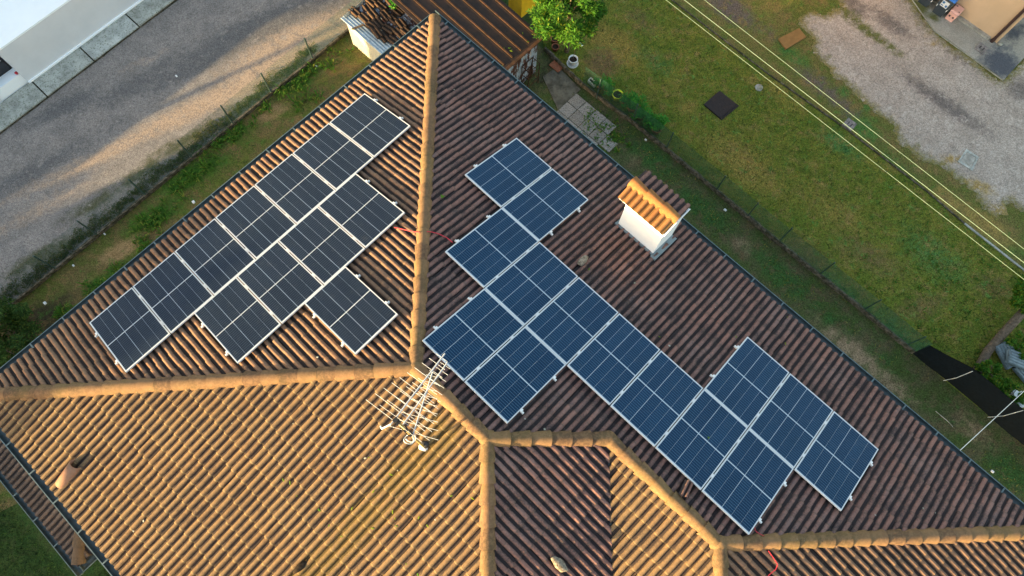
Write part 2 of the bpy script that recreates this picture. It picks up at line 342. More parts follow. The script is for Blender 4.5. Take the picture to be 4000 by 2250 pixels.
def sheet(name, pts, z, mat, mask=None, step=.18, amp=.1, grid=.4, clip=26):
    bm = bmesh.new(); P = jag(pts, step, amp)
    f = bm.faces.new([bm.verts.new((p.x, p.y, z)) for p in P]); bm.normal_update()
    if f.normal.z < 0: f.normal_flip()
    xs = [p.x for p in P]; ys = [p.y for p in P]
    if mask:
        for ax, lo, hi in ((0, max(min(xs), -clip), min(max(xs), clip)), (1, max(min(ys), -clip), min(max(ys), clip))):
            for t in np.arange(lo+grid, hi, grid):
                co = (t, 0, 0) if ax == 0 else (0, t, 0); no = (1, 0, 0) if ax == 0 else (0, 1, 0)
                bmesh.ops.bisect_plane(bm, geom=bm.verts[:]+bm.edges[:]+bm.faces[:], plane_co=co, plane_no=no, dist=1e-5)
    bmesh.ops.triangulate(bm, faces=bm.faces[:])
    me = bpy.data.meshes.new(name); bm.to_mesh(me); bm.free(); me.materials.append(M[mat])
    if mask:
        co = np.empty(len(me.vertices)*3); me.vertices.foreach_get('co', co); co = co.reshape(-1, 3)
        a = me.color_attributes.new('mask', 'FLOAT_COLOR', 'POINT'); a.data.foreach_set('color', mask(co[:, 0], co[:, 1]).astype(np.float32).ravel())
    o = link(name, me); tag(o, kind='structure'); return o
gp = [Vector((-400, -400, 0)), Vector((400, -400, 0)), Vector((400, 400, 0)), Vector((-400, 400, 0))]
sheet('ground', gp, -.012, 'field', None, amp=0)

K0, K1 = G(98, 1159), G(1345, 140)           # left fence kerb line
kd = (K1-K0).normalized()
SL0, SL1 = G(190, 382), G(548, 110)          # outer edge of the slab pavement
sdv = (SL1-SL0).normalized(); sn = Vector((-sdv.y, sdv.x, 0))
road_poly = [SL0-sdv*16, SL1+sdv*24, K1+kd*22, K1, K0, K0-kd*16]
road_mask = blobs([(1000, 120, 4.5, .8, 35, .9, 0), (780, 260, 3.5, .35, 36, .8, 0), (540, 330, 2.5, .5, 36, .75, 0), (250, 420, 1.6, .4, 36, .9, 0),
    (150, 660, 3, .45, 36, .75, 0), (400, 520, 2.6, .4, 36, .5, 0), (60, 740, 1.8, .35, 40, .7, 0), (620, 250, 2., .25, 36, .6, 0), (1300, 30, 2, .8, 36, .7, 0),
    (330, 640, 4, .35, 34, .75, 1), (820, 400, 4.5, .5, 34, .8, 1), (1180, 190, 3.4, 1.1, 34, 1., 1), (560, 240, 1.6, .3, 34, .5, 1), (130, 830, 3, .4, 38, .6, 1),
    (520, 690, 1.4, .22, 36, .9, 2), (700, 560, 1.5, .25, 36, .9, 2), (360, 800, 1.4, .25, 38, .9, 2), (160, 1000, 1.6, .3, 38, .9, 2), (900, 420, 1.5, .2, 36, .6, 2)])
sheet('road', road_poly, .004, 'road', road_mask, .25, .05)
strip_poly = [K0-kd*16, K0, K1, K1+kd*6, G(1900, 300), G(1700, 900), G(600, 1700), G(-600, 2300)]
strip_mask = blobs([(470, 980, .9, .35, 36, .95, 0), (1060, 440, .8, .3, 36, .9, 0), (640, 760, .6, .3, 36, .6, 0), (1290, 260, .7, .35, 36, .7, 0), (330, 1110, .6, .25, 36, .6, 0),
    (750, 680, 1.6, .5, 36, .9, 1), (600, 850, 1.2, .4, 36, .9, 1), (1150, 330, 1.3, .4, 36, .8, 1), (420, 1090, .9, .3, 36, .8, 1), (920, 520, .8, .4, 36, .8, 1),
    (130, 1280, 1.2, .8, 36, .95, 2), (240, 1180, .8, .3, 36, .7, 2)])
sheet('garden_strip', strip_poly, 0, 'strip', strip_mask, .3, .0)

KR = [G(2127, 195), G(2274, 336), G(2466, 478), G(2564, 556), G(3000, 919), G(3124, 1019), G(3362, 1210), G(3564, 1378), G(3689, 1481), G(3860, 1622), G(4000, 1742), G(4500, 2170)]
CE = [G(2480, -110), G(2745, 95), G(3000, 290), G(3300, 502), G(3621, 750), G(3766, 874), G(3947, 1016), G(4500, 1450)]
lawn_poly = KR+[G(4700, 1700)]+CE[::-1]+[G(2200, -250), G(2080, -100)]
lawn_mask = blobs([(2400, 180, 1.6, .8, -40, .9, 0), (2350, 250, .8, .8, 0, .9, 2), (2900, 640, 2.2, .9, -40, .75, 0), (2650, 330, 1.2, .6, 40, .5, 0), (3400, 1000, 2, .8, -30, .6, 2),
    (3250, 820, 2.4, 1, -40, .55, 0), (2680, 420, .5, .4, 0, .8, 0), (3150, 1000, 1.6, .8, -40, .6, 2), (2500, 80, 1.4, .6, -40, .6, 2), (3050, 360, 1.6, .6, -40, .6, 0),
    (2560, 600, 2.5, .45, -41, .8, 1), (2900, 880, 2.4, .45, -41, .9, 1), (3250, 1130, 2.4, .45, -41, .9, 1), (3500, 1300, 1.6, .4, -41, .8, 1), (3280, 560, 1.2, .5, -40, .8, 1),
    (3650, 1000, 2, 1, -40, .6, 1), (2560, 240, 1.3, .6, -40, .6, 1), (3880, 1120, 1, .8, 0, .6, 2), (3600, 1200, 1.5, .6, 20, .6, 2), (2800, 150, 1.5, .6, -40, .4, 0)])
sheet('lawn', lawn_poly, .004, 'lawn', lawn_mask, .3, .05)
yard_poly = [G(1800, -60)]+KR+[G(4600, 2300), G(2900, 1500), G(2000, 700), G(1750, 300)]
yard_mask = blobs([(3330, 1370, 1.6, .35, -41, .95, 0), (2900, 960, .5, .3, -41, .8, 0), (2480, 620, .9, .3, -41, .5, 0), (3480, 1500, 1.2, .4, -41, .7, 0), (3800, 1680, 1, .5, -41, .6, 0),
    (2550, 620, 1.2, .5, -41, .9, 1), (2750, 820, 1.4, .45, -41, .95, 1), (3060, 1080, 1.6, .45, -41, .9, 1), (3250, 1250, 1., .3, -41, .8, 1), (3450, 1400, .8, .3, -41, .7, 1), (2400, 520, .5, .4, 0, .8, 1), (3950, 1850, 1, .5, -41, .9, 1),
    (2140, 300, .5, .5, 0, .8, 2), (2200, 240, .6, .3, -41, .9, 2), (2330, 430, .4, .2, -41, .6, 2)])
sheet('yard', yard_poly, 0, 'yard', yard_mask, .3, 0)
gravel_poly = [G(3170, 42), G(3128, 62), G(3118, 90), G(3136, 118), G(3180, 158), G(3172, 205), G(3207, 250), G(3270, 307), G(3336, 358), G(3404, 430), G(3481, 494), G(3512, 566), G(3570, 597), G(3673, 650),
    G(3755, 705), G(3800, 752), G(3850, 830), G(3900, 850), G(3950, 800), G(4100, 900), G(4700, 1200), G(4700, 100), G(4050, 200), G(4000, 226), G(3916, 316), G(3776, 215), G(3647, 122), G(3559, -2), G(3420, -140), G(3250, -120), G(3280, 30), G(3230, 55)]
gravel_mask = blobs([(3690, 405, 2.4, .42, -39, .8, 0), (3560, 310, 1.6, .35, -39, .5, 0), (3760, 235, 1.6, .2, -38, .7, 0), (3480, 90, 1.2, .4, -38, .75, 0), (4000, 350, .8, .6, 0, .8, 0), (3330, 20, 1, .5, -38, .8, 0),
    (3400, 130, 1.5, .22, -38, .95, 1), (3490, 195, .6, .2, -38, .9, 1), (3320, 60, .7, .3, -38, .9, 1), (3850, 300, .4, .12, -38, .6, 1), (3580, 560, .5, .12, -41, .7, 1), (3230, 225, .3, .15, 0, .7, 1), (3620, 120, .8, .15, -38, .6, 1),
    (3640, 170, .5, .2, -38, .6, 2), (3720, 620, .4, .15, 0, .8, 2), (3830, 730, .7, .3, -30, .85, 2), (3900, 820, .5, .3, 0, .8, 2), (3700, 330, 1, .2, -38, .25, 2)])
_GP = np.array([(p_.x, p_.y) for p_ in jag(gravel_poly, .07, .12)])
_gm = gravel_mask
def edge_d(x, y):
    d = np.full(len(x), 9.)
    for k in range(0, len(_GP), 2): d = np.minimum(d, np.hypot(x-_GP[k, 0], y-_GP[k, 1]))
    return d
def gravel_mask(x, y):
    m = _gm(x, y); e_ = np.clip(1-edge_d(x, y)/.55, 0, 1); m[:, 1] = np.maximum(m[:, 1], e_*.75); m[:, 2] = np.maximum(m[:, 2], np.clip(1-edge_d(x, y)/1.1, 0, 1)*.45); return m
verge_poly = CE+[G(4800, 1300), G(4800, 0), G(4000, -300), G(2900, -300)]
verge_mask = blobs([(3200, 330, 1.4, .4, -41, .8, 2), (3300, 420, 1.2, .3, -41, .8, 2), (2850, 30, 1.4, .6, -41, .9, 2), (3000, 130, .8, .4, -41, .6, 2), (3290, 350, .4, .3, -41, .9, 1), (3410, 420, .35, .3, -41, .9, 1),
    (3370, 500, 1., .4, -41, .95, 1), (3500, 640, .8, .3, -41, .7, 1), (3100, 220, 1, .4, -41, .8, 1), (3700, 780, 1, .4, -41, .8, 0), (3850, 880, 1.4, .5, -41, .9, 0), (3980, 1000, 1, .4, -41, .6, 1), (3130, 30, .8, .3, -41, .5, 0), (3300, 30, 1, .5, -38, .6, 1)])
sheet('verge', verge_poly, 0, 'verge', verge_mask, .3, 0)
sheet('gravel_drive', gravel_poly, .008, 'gravel', gravel_mask, .05, .20, .25)
ap = [G(3400, -170), G(3559, -2), G(3647, 122), G(3776, 215), G(3916, 316), G(4000, 226), G(4200, 10), G(4200, -300)]
apron_mask = blobs([(3905, 250, .8, .95, 50, .9, 0), (3960, 130, .8, .4, 40, .8, 0), (3860, 175, .25, .2, 0, .8, 0), (3585, 30, .7, .28, -40, .95, 1), (3640, 75, .5, .2, -40, .8, 1), (3860, 185, .3, .2, 0, .6, 1), (3710, 110, .3, .2, 0, .6, 2), (3990, 190, .3, .15, 45, .5, 2), (3520, 0, .5, .4, -40, .7, 0)])
mb = MB(); ao = sheet('apron', ap, .06, 'apron', apron_mask, .3, .015)
mb = MB(); pj = ap
for i in range(len(pj)):
    a, b = pj[i], pj[(i+1) % len(pj)]; mb.add([(a.x, a.y, .055), (b.x, b.y, .055), (b.x, b.y, -.01), (a.x, a.y, -.01)], [(0, 1, 2, 3)])
mb.build('apron_edge', 'concrete', ao)

# pavement of pale slabs along the white building
pav = MB().prism([SL0-sdv*16, SL0+sdv*26, SL0+sdv*26+sn*1.0, SL0-sdv*16+sn*1.0], -.01, .07).build('pavement', 'kerb'); tag(pav, kind='structure')
slab_len = (SL1-SL0).length/2
for i in range(-8, 12):
    a = SL0+sdv*(slab_len*i+.025); b = SL0+sdv*(slab_len*(i+1)-.025); w_ = .86+.01*math.sin(i*2.1)
    MB().prism([a, b, b+sn*w_, a+sn*w_], .06, .115+.006*math.sin(i*3.7)).build('paving_slab', 'slab', pav)

# ------------------------------------------------------------------ the house with the panels
E = Vector((-2.1879, 11.1469, H-14.1652)); s_, sL, sD = .2841, .2875, .2866
W, W2, p1, p3 = 12.4427, 9.3925, 7.8994, 11.9364
def P(a, b, h=0): return E+PA*a+DA*b+UP*h
hA = s_*W/2; aA = hA/sL; h2 = s_*W2/2; a2 = p1+(hA-h2)/sD; aD = p1+hA/sD; aD2 = p3+h2/sD
house = thing('house', Vector((P(6, 6).x, P(6, 6).y, 0)), 'large house in the middle with tiled hip roof carrying solar panels', 'house')
def fr(which):                               # eave origin, up-slope horizontal direction, slope
    return {'R': (P(0, 0), DA, s_), 'L': (P(0, 0), PA, sL), 'S': (P(0, W), -DA, s_), 'S2': (P(0, W2), -DA, s_), 'D': (P(aD, 0), -PA, sD), 'D2': (P(aD2, 0), -PA, sD)}[which]
def frame(which):
    o, U, s = fr(which); e = Vector((U.y, -U.x, 0)); up = (U+UP*s).normalized(); n = e.cross(up)
    return o, e, up, n
OV = .07
slopes = {'R': [[(-OV, -OV), (aA, W/2), (p1, W/2), (a2, W2/2), (a2, -OV)], [(a2, -OV), (a2, W2/2), (p3, W2/2), (aD2+OV, -OV)]],
          'L': [[(-OV, -OV), (aA, W/2), (-OV, W+OV)]],
          'S': [[(aA, W/2), (p1, W/2), (aD+OV, W+OV), (-OV, W+OV)]],
          'D': [[(p1, W/2), (a2, W2/2), (aD+OV, W2+OV), (aD+OV, W+OV)]],
          'S2': [[(a2, W2/2), (p3, W2/2), (aD2+OV, W2+OV), (aD, W2+OV)]],
          'D2': [[(p3, W2/2), (aD2+OV, -OV), (aD2+OV, W2+OV)]]}
# tile shape: two rolls and two pans, front lip
TW, TE, TL = .286, .36, .40
prof = []
for k in (0, 1):
    c = .0715+.143*k
    for i in range(6):
        t = math.pi*(1-i/5); prof.append((c+.047*math.cos(t), .058*math.sin(t)**.8 if 0 < i < 5 else 0, 1-math.sin(t), k))
prof.append((.0245+TW, 0, 1, 1))
def tile_arrays(tint, lift=0., dx=0.):
    V, C, F, S = [], [], [], []
    n = len(prof)
    for y, zz in ((0, .028+lift), (TL, .0)):
        for x, z, g, b in prof: V.append((x+dx, y, z+zz)); C.append((tint, g, b, y/TL))
    for x, z, g, b in prof: V.append((x+dx, 0, z+.028+lift)); C.append((tint, g*.3, b, .02))
    for x, z, g, b in prof: V.append((x+dx, .012, max(z-.02, -.03)+.004)); C.append((tint*.8, 1, b, 1))
    for i in range(n-1):
        F.append((i, i+1, n+i+1, n+i)); S.append(True)
    for i in range(n-1):
        F.append((2*n+i+1, 2*n+i, 3*n+i, 3*n+i+1)); S.append(False)
    return V, F, C, S
panel_rects = {'L': [], 'R': []}             # filled below with plan rectangles (a0,a1,b0,b1) under panels
Lb, La, Rp, Rd, wp, lp, hp = 10.0265, .5147, 4.7957, 1.1539, 1.0609, 1.6248, .1585
cL, cR = 1/math.hypot(1, sL), 1/math.hypot(1, s_)
PANELS = []                                  # slope, along-eave start (plan), start up the slope (plan), label
row_word = ['eave', 'middle', 'upper']
ordn = ['first', 'second', 'third', 'fourth', 'fifth', 'sixth', 'seventh']
for i in range(7):
    ex = {0: ', the lowest one at the left end', 6: ', the topmost one near the shed'}.get(i, '')
    PANELS.append(('L', Lb-i*wp, La, f'dark panel in the long eave row on the left slope, {ordn[i]} from the lower end', 'L0'))
for i in range(4):
    PANELS.append(('L', 8.41-i*wp, La+lp*cL, f'dark panel in the row of four on the left slope, {ordn[i]} from its lower end', 'L1'))
PANELS.append(('L', 6.80, La+2*lp*cL, 'lone dark panel nearest the ridge junction, below the row of four', 'L2'))
Rl = {(-1, 0): 'topmost blue panel on the right slope, upper one of a pair', (0, 0): 'blue panel of the upper pair, the one nearer the white chimney',
      (0, 1): 'blue panel at the upper end of the long diagonal row, beside the red cable', (1, 1): 'second blue panel from the upper end of the long diagonal row',
      (2, 1): 'third blue panel from the upper end of the long diagonal row', (3, 1): 'middle blue panel of the seven in the long diagonal row', (4, 1): 'fifth blue panel from the upper end of the long diagonal row',
      (5, 1): 'sixth panel of the long diagonal row, a small green leaf on it', (6, 1): 'blue panel at the lower end of the long diagonal row',
      (1, 2): 'blue panel right behind the tip of the TV aerial, lower left row', (2, 2): 'blue panel of the lower left pair, farther from the aerial',
      (5, 0): 'upper blue panel of the lower right trio', (6, 0): 'middle blue panel of the lower right trio', (7, 0): 'rightmost blue panel of all, at the end of the lower right trio'}
for (i, j), lb in Rl.items(): PANELS.append(('R', Rp+i*wp, Rd+j*lp*cR, lb, 'R%d%s' % (j, 'x' if (j == 0 and i > 2) else '')))
for wh, x0, y0, lb, rw in PANELS:
    if wh == 'L': panel_rects['L'].append((y0, y0+lp*cL, x0-wp, x0))
    else: panel_rects['R'].append((x0, x0+wp, y0, y0+lp*cR))
def halfplanes(poly):
    ar = sum(poly[i][0]*poly[(i+1) % len(poly)][1]-poly[(i+1) % len(poly)][0]*poly[i][1] for i in range(len(poly)))
    q = poly if ar > 0 else poly[::-1]; hs = []
    for i in range(len(q)):
        a, b = q[i], q[(i+1) % len(q)]; n = (b[1]-a[1], -(b[0]-a[0])); hs.append((n[0], n[1], n[0]*a[0]+n[1]*a[1]))
    return hs
def plan(Pw): q = Pw-E; return q.dot(PA), q.dot(DA)
variants = []
for k in range(12):
    Vt, Ft, Ct, St = tile_arrays(k/11, lift=rng.uniform(-.004, .006)); m_ = MB(); m_.v, m_.f, m_.c, m_.sm = Vt, Ft, Ct, St
    variants.append(m_.mesh('tile', M['tile'], attr='tint'))
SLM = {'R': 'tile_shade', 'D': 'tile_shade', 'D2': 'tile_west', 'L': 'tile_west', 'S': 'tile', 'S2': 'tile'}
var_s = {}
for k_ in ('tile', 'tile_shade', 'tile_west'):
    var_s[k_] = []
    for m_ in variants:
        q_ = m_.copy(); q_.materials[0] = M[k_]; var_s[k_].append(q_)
def clip_faces(polys, hs, ab):               # polys: list of lists of (local xyz + colour); ab maps local xyz to plan
    out = []
    for f in polys:
        for (nx, ny, c) in hs:
            g = []; m = len(f)
            if m < 3: break
            ds = []
            for q in f:
                a, b = ab(q); ds.append(nx*a+ny*b-c)
            for i in range(m):
                j = (i+1) % m
                if ds[i] <= 0: g.append(f[i])
                if (ds[i] <= 0) != (ds[j] <= 0):
                    t = ds[i]/(ds[i]-ds[j]); g.append(tuple(x+(y-x)*t for x, y in zip(f[i], f[j])))
            f = g
        if len(f) >= 3: out.append(f)
    return out
slope_obj = {}; cand = []; rest = {}
for wh, pieces in slopes.items():
    o, e, up, n = frame(wh)
    mb = MB(); zo = {'R': lambda a, b: s_*b, 'L': lambda a, b: sL*a, 'S': lambda a, b: s_*(W-b), 'S2': lambda a, b: s_*(W2-b), 'D': lambda a, b: sD*(aD-a), 'D2': lambda a, b: sD*(aD2-a)}[wh]
    for pc in pieces:
        top = [P(a, b, zo(a, b)-.012) for a, b in pc]; bot = [q-UP*.06 for q in top]; m = len(pc)
        fs = [tuple(range(m)), tuple(range(m, 2*m))[::-1]]+[(i, m+i, m+(i+1) % m, (i+1) % m) for i in range(m)]
        mb.add(top+bot, fs)
    so_ = slope_obj[wh] = mb.build('roof_slope', 'deck', house); rest[wh] = MB()
    hps = [halfplanes(pc) for pc in pieces]
    M3 = Matrix((e, up, n)).transposed().to_4x4()
    allp = [P(a, b) for pc in pieces for a, b in pc]
    xs = [(q-o).dot(e) for q in allp]; ys = [(q-o).dot(Vector((up.x, up.y, 0)).normalized()) for q in allp]
    c_ = Vector((up.x, up.y, 0)).length
    i0, i1 = int(math.floor(min(xs)/TW))-1, int(math.ceil(max(xs)/TW))+1; j1 = int(max(ys)/c_/TE)+2
    for j in range(j1):
        for i in range(i0, i1):
            x0 = i*TW+.13; y0 = -.075+j*TE
            cs = [plan(o+e*(x0+dx)+up*(y0+dy)) for dx in (.0245, .3105) for dy in (0, TL)]
            tw = random.gauss(0, .005); th = random.gauss(0, .006) + (random.gauss(0, .03) if random.random() < .03 else 0)
            T = Matrix.Translation(o+e*(x0+tw)+up*(y0+random.gauss(0, .004))) @ M3 @ Matrix.Rotation(th, 4, 'Z')
            vi = min(11, max(0, int(random.gauss(5.4, 3.4)))) if random.random() > .06 else random.choice((0, 0, 11, 11))
            for pi, hs in enumerate(hps):
                sd = [max(nx*a+ny*b-c for nx, ny, c in hs) for a, b in cs]
                if min(sd) >= 0 and not any(all(True for _ in ()) and False for _ in ()):
                    # corners all outside some plane? test separating
                    if any(all(nx*a+ny*b-c > 0 for a, b in cs) for nx, ny, c in hs): continue
                full = max(sd) <= 1e-6
                if full:
                    ca, cb = plan(o+e*(x0+.165)+up*(y0+.18))
                    cov = any(r[0]-.05 < ca < r[1]+.05 and r[2]-.05 < cb < r[3]+.05 for r in panel_rects.get(wh, []))
                    pr = [proj(T @ Vector(q)) for q in ((.0245, 0, .02), (.3105, 0, .02), (.3105, .36, .02), (.0245, .36, .02))]
                    ar = abs(sum(pr[k][0]*pr[(k+1) % 4][1]-pr[(k+1) % 4][0]*pr[k][1] for k in range(4)))/2
                    inf = all(20 < q[0] < 3980 and 20 < q[1] < 2230 for q in pr)
                    cand.append((ar if inf and not cov else 0, wh, T, vi))
                else:
                    Vt, Ft, Ct, St = tile_arrays(vi/11)
                    polys = [[tuple(Vt[q])+tuple(Ct[q]) for q in f] for f in Ft]
                    def ab(q, T=T): return plan(T @ Vector(q[:3]))
                    for f, sm_ in ((f, len(f)) for f in clip_faces(polys, hs, ab)):
                        rest[wh].add([T @ Vector(q[:3]) for q in f], [tuple(range(len(f)))], True, [tuple(q[3:7]) for q in f])
cand.sort(key=lambda t: -t[0])
for k, (ar, wh, T, vi) in enumerate(cand):
    if k < 300 and ar > 0:
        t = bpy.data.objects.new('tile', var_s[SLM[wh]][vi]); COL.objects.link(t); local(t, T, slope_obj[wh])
    else:
        Vt, Ft, Ct, St = tile_arrays(vi/11, random.uniform(-.004, .006)); b_ = rest[wh]
        b_.add([T @ Vector(q) for q in Vt], Ft, True, Ct); b_.sm[-len(Ft):] = St
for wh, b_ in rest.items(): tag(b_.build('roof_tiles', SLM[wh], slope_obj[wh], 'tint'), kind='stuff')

# ridge and hip caps
def cap_mesh(tint):
    m = MB(); N = 9; n = N+1; vs = []; cs = []
    for y, r in ((-.02, .150), (.385, .110)):
        for i in range(n):
            t = R(-12)+R(204)*i/N; vs.append((r*math.cos(t), y, r*math.sin(t)-.004)); cs.append((tint, 0, 0, 1))
    m.add(vs, [(i+1, i, n+i, n+i+1) for i in range(N)], True, cs)
    lo = [(.150*math.cos(R(-12)+R(204)*i/N), -.02, .150*math.sin(R(-12)+R(204)*i/N)-.004) for i in range(n)]
    li = [(.112*math.cos(R(-12)+R(204)*i/N), -.015, .112*math.sin(R(-12)+R(204)*i/N)-.004) for i in range(n)]
    m.add(lo+li, [(i, i+1, n+i+1, n+i) for i in range(N)], False, [(tint, 1, 0, 1)]*(2*n))
    return m.mesh('ridge_tile', M['ridge'], attr='tint')
caps_v = [cap_mesh(k/5) for k in range(6)]
def caps(A, B, parent, name='ridge_tile', step=.36, lift=.012, ms=None, sc=1):
    d = B-A; L = d.length; y = d.normalized(); x = y.cross(UP).normalized(); z = x.cross(y); n = max(1, round(L/step)); k = L/n/step
    for i in range(n):
        T = Matrix.Translation(A+y*(L*i/n)+z*(lift+random.gauss(0, .003))) @ Matrix((x, y, z)).transposed().to_4x4() @ Matrix.Rotation(random.gauss(0, .02), 4, 'Z') @ Matrix.Rotation(random.gauss(0, .05), 4, 'Y') @ Matrix.Diagonal((sc, k, sc, 1))
        o = bpy.data.objects.new(name, random.choice(ms or caps_v)); COL.objects.link(o); local(o, T, parent)
pA, pJ1, pJ2, pJ3 = P(aA, W/2, hA), P(p1, W/2, hA), P(a2, W2/2, h2), P(p3, W2/2, h2)
caps(P(-.02, -.02), pA, house); caps(P(-.02, W+.02), pA, house); caps(pA, pJ1, house)
caps(P(aD, W), pJ1, house); caps(pJ2, pJ1, house); caps(pJ2, pJ3, house); caps(P(aD2, 0), pJ3, house); caps(P(aD2, W2), pJ3, house)
def blob(name, c, r, mat, parent, fl=1., seed=0, amp=.12, sub=2):
    bm = bmesh.new(); bmesh.ops.create_icosphere(bm, subdivisions=sub, radius=1)
    for v in bm.verts:
        k = 1+amp*noise.noise(v.co*1.8+Vector((seed*3.1, 0, 0)))*2
        v.co = Vector((v.co.x*r[0]*k, v.co.y*r[1]*k, v.co.z*r[2]*k*fl))
    me = bpy.data.meshes.new(name); bm.to_mesh(me); bm.free(); me.materials.append(M[mat]); me.polygons.foreach_set('use_smooth', [True]*len(me.polygons))
    o = bpy.data.objects.new(name, me); COL.objects.link(o)
    if parent: local(o, Matrix.Translation(c), parent)
    else: o.location = c
    return o
for q in (pA, pJ1, pJ2, pJ3): blob('ridge_mortar', q+UP*.0, (.16, .16, .13), 'ridge', house, seed=q.x)
MB().box((P(a2, W2/2, h2)+P(aD, W2, 0))/2+UP*.0, ((P(aD, W2)-P(a2, W2/2, h2)).normalized(), PA.cross(UP), UP), ((P(aD, W2)-P(a2, W2/2, h2)).length, .05, .03)).build('valley_flashing', 'gutter_in', house)

# gutters with straps
def gutter(A, B, outn, parent, z=-.035, strap=.77, off=.137):
    d = (B-A).normalized(); L = (B-A).length; c0 = A+outn*off+UP*z; N = 8
    mb = MB(); mi = MB(); r1, r2 = .078, .070
    ring = lambda r: [(r*math.cos(math.pi+math.pi*i/N), r*math.sin(math.pi+math.pi*i/N)) for i in range(N+1)]
    for rr, m_, fl in ((ring(r1), mb, 0), (ring(r2), mi, 1)):
        vs = [c0+d*t+outn*x+UP*y for t in (0, L) for x, y in rr]; n = N+1
        m_.add(vs, [((i, i+1, n+i+1, n+i) if not fl else (i+1, i, n+i, n+i+1)) for i in range(N)], True)
    for sx in (-1, 1):
        mb.box(c0+d*L/2+outn*sx*.078+UP*.002, (d, outn, UP), (L, .016 if sx > 0 else .012, .014))
    for t in (0, L): mb.add([c0+d*t+outn*x+UP*y for x, y in ring(r1)], [tuple(range(N+1))])
    g = mb.build('gutter', 'gutter', parent); mi.build('gutter_channel', 'gutter_in', g)
    for i in range(int(L/strap)):
        MB().box(c0+d*(.45+strap*i)+UP*.012, (d, outn, UP), (.028, .17, .006)).build('gutter_strap', 'gutter', g)
gutter(P(-.215, 0), P(aD2+.2, 0), -DA, house); gutter(P(0, -.06), P(0, W+.215), -PA, house)
gutter(P(-.06, W), P(aD+.2, W), DA, house); gutter(P(aD, W2+.2), P(aD2+.2, W2), DA, house); gutter(P(aD, W2+.3), P(aD, W+.06), PA, house); gutter(P(aD2, .06), P(aD2, W2-.06), PA, house)
# walls and soffit
i_ = .62; fp = [P(i_, i_), P(aD2-i_, i_), P(aD2-i_, W2-i_), P(aD-i_, W2-i_), P(aD-i_, W-i_), P(i_, W-i_)]
MB().prism(fp, 0, E.z-.10).build('house_wall', 'wall_cream', house)
MB().prism([P(-.04, -.04), P(aD2+.04, -.04), P(aD2+.04, W2+.04), P(aD+.04, W2+.04), P(aD+.04, W+.04), P(-.04, W+.04)], E.z-.099, E.z-.085).build('soffit', 'wall_cream', house)

# porch roof, one storey lower, at the bottom left
pz = 4.2; pbo, pa1 = 14.02, 2.98                         # eave line b, right end a
def PP(a, b, h=0): v_ = P(a, b); v_.z = pz+h; return v_
prof_run = pbo-11.9; pw = prof_run
ppieces = {'S': [(-.45, 12.35), (pa1-pw, 11.9), (pa1+OV, pbo+OV), (-.45, pbo+OV)], 'E': [(pa1-pw, 11.9), (pa1+OV, 11.9), (pa1+OV, pbo+OV)]}
for wh, pc in ppieces.items():
    if wh == 'S': o, U, zo = PP(0, pbo), -DA, (lambda a, b: s_*(pbo-b))
    else: o, U, zo = PP(pa1, 0), -PA, (lambda a, b: s_*(pa1-a))
    e = Vector((U.y, -U.x, 0)); up = (U+UP*s_).normalized(); n = e.cross(up)
    top = [PP(a, b, zo(a, b)-.012) for a, b in pc]; m = len(pc)
    so_ = MB().add(top+[q-UP*.06 for q in top], [tuple(range(m)), tuple(range(m, 2*m))[::-1]]+[(i, m+i, m+(i+1) % m, (i+1) % m) for i in range(m)]).build('porch_roof_slope', 'deck', house)
    hs = halfplanes(pc); M3 = Matrix((e, up, n)).transposed().to_4x4(); b_ = MB()
    xs = [(PP(a, b)-o).dot(e) for a, b in pc]
    for j in range(int(pw/TE)+3):
        for i in range(int(min(xs)/TW)-2, int(max(xs)/TW)+2):
            T = Matrix.Translation(o+e*(i*TW)+up*(-.075+j*TE)) @ M3
            cs = [plan(T @ Vector(q)) for q in ((.0245, 0, 0), (.3105, 0, 0), (.3105, TL, 0), (.0245, TL, 0))]
            if any(all(nx*a+ny*b-c > 0 for a, b in cs) for nx, ny, c in hs): continue
            Vt, Ft, Ct, St = tile_arrays(random.random()*.8)
            if all(nx*a+ny*b-c <= 0 for a, b in cs for nx, ny, c in hs): b_.add([T @ Vector(q) for q in Vt], Ft, True, Ct); b_.sm[-len(Ft):] = St
            else:
                for f in clip_faces([[tuple(Vt[q])+tuple(Ct[q]) for q in f] for f in Ft], hs, lambda q, T=T: plan(T @ Vector(q[:3]))):
                    b_.add([T @ Vector(q[:3]) for q in f], [tuple(range(len(f)))], True, [tuple(q[3:7]) for q in f])
    tag(b_.build('porch_roof_tiles', 'tile_porch', so_, 'tint'), kind='stuff')
cd_v = [m_.copy() for m_ in caps_v]
for m_ in cd_v: m_.materials[0] = M['ridge_dark']
caps(PP(pa1, pbo), PP(pa1-pw, 11.9, s_*pw), house, ms=cd_v)
gutter(PP(-.45, pbo), PP(pa1+.215, pbo), DA, house); gutter(PP(pa1, 11.95), PP(pa1, pbo+.06), PA, house)
MB().prism([PP(.6, 11.9), PP(pa1-.35, 11.9), PP(pa1-.35, pbo-.4), PP(.6, pbo-.4)], 0, pz-.1).build('porch_wall', 'wall_cream', house)

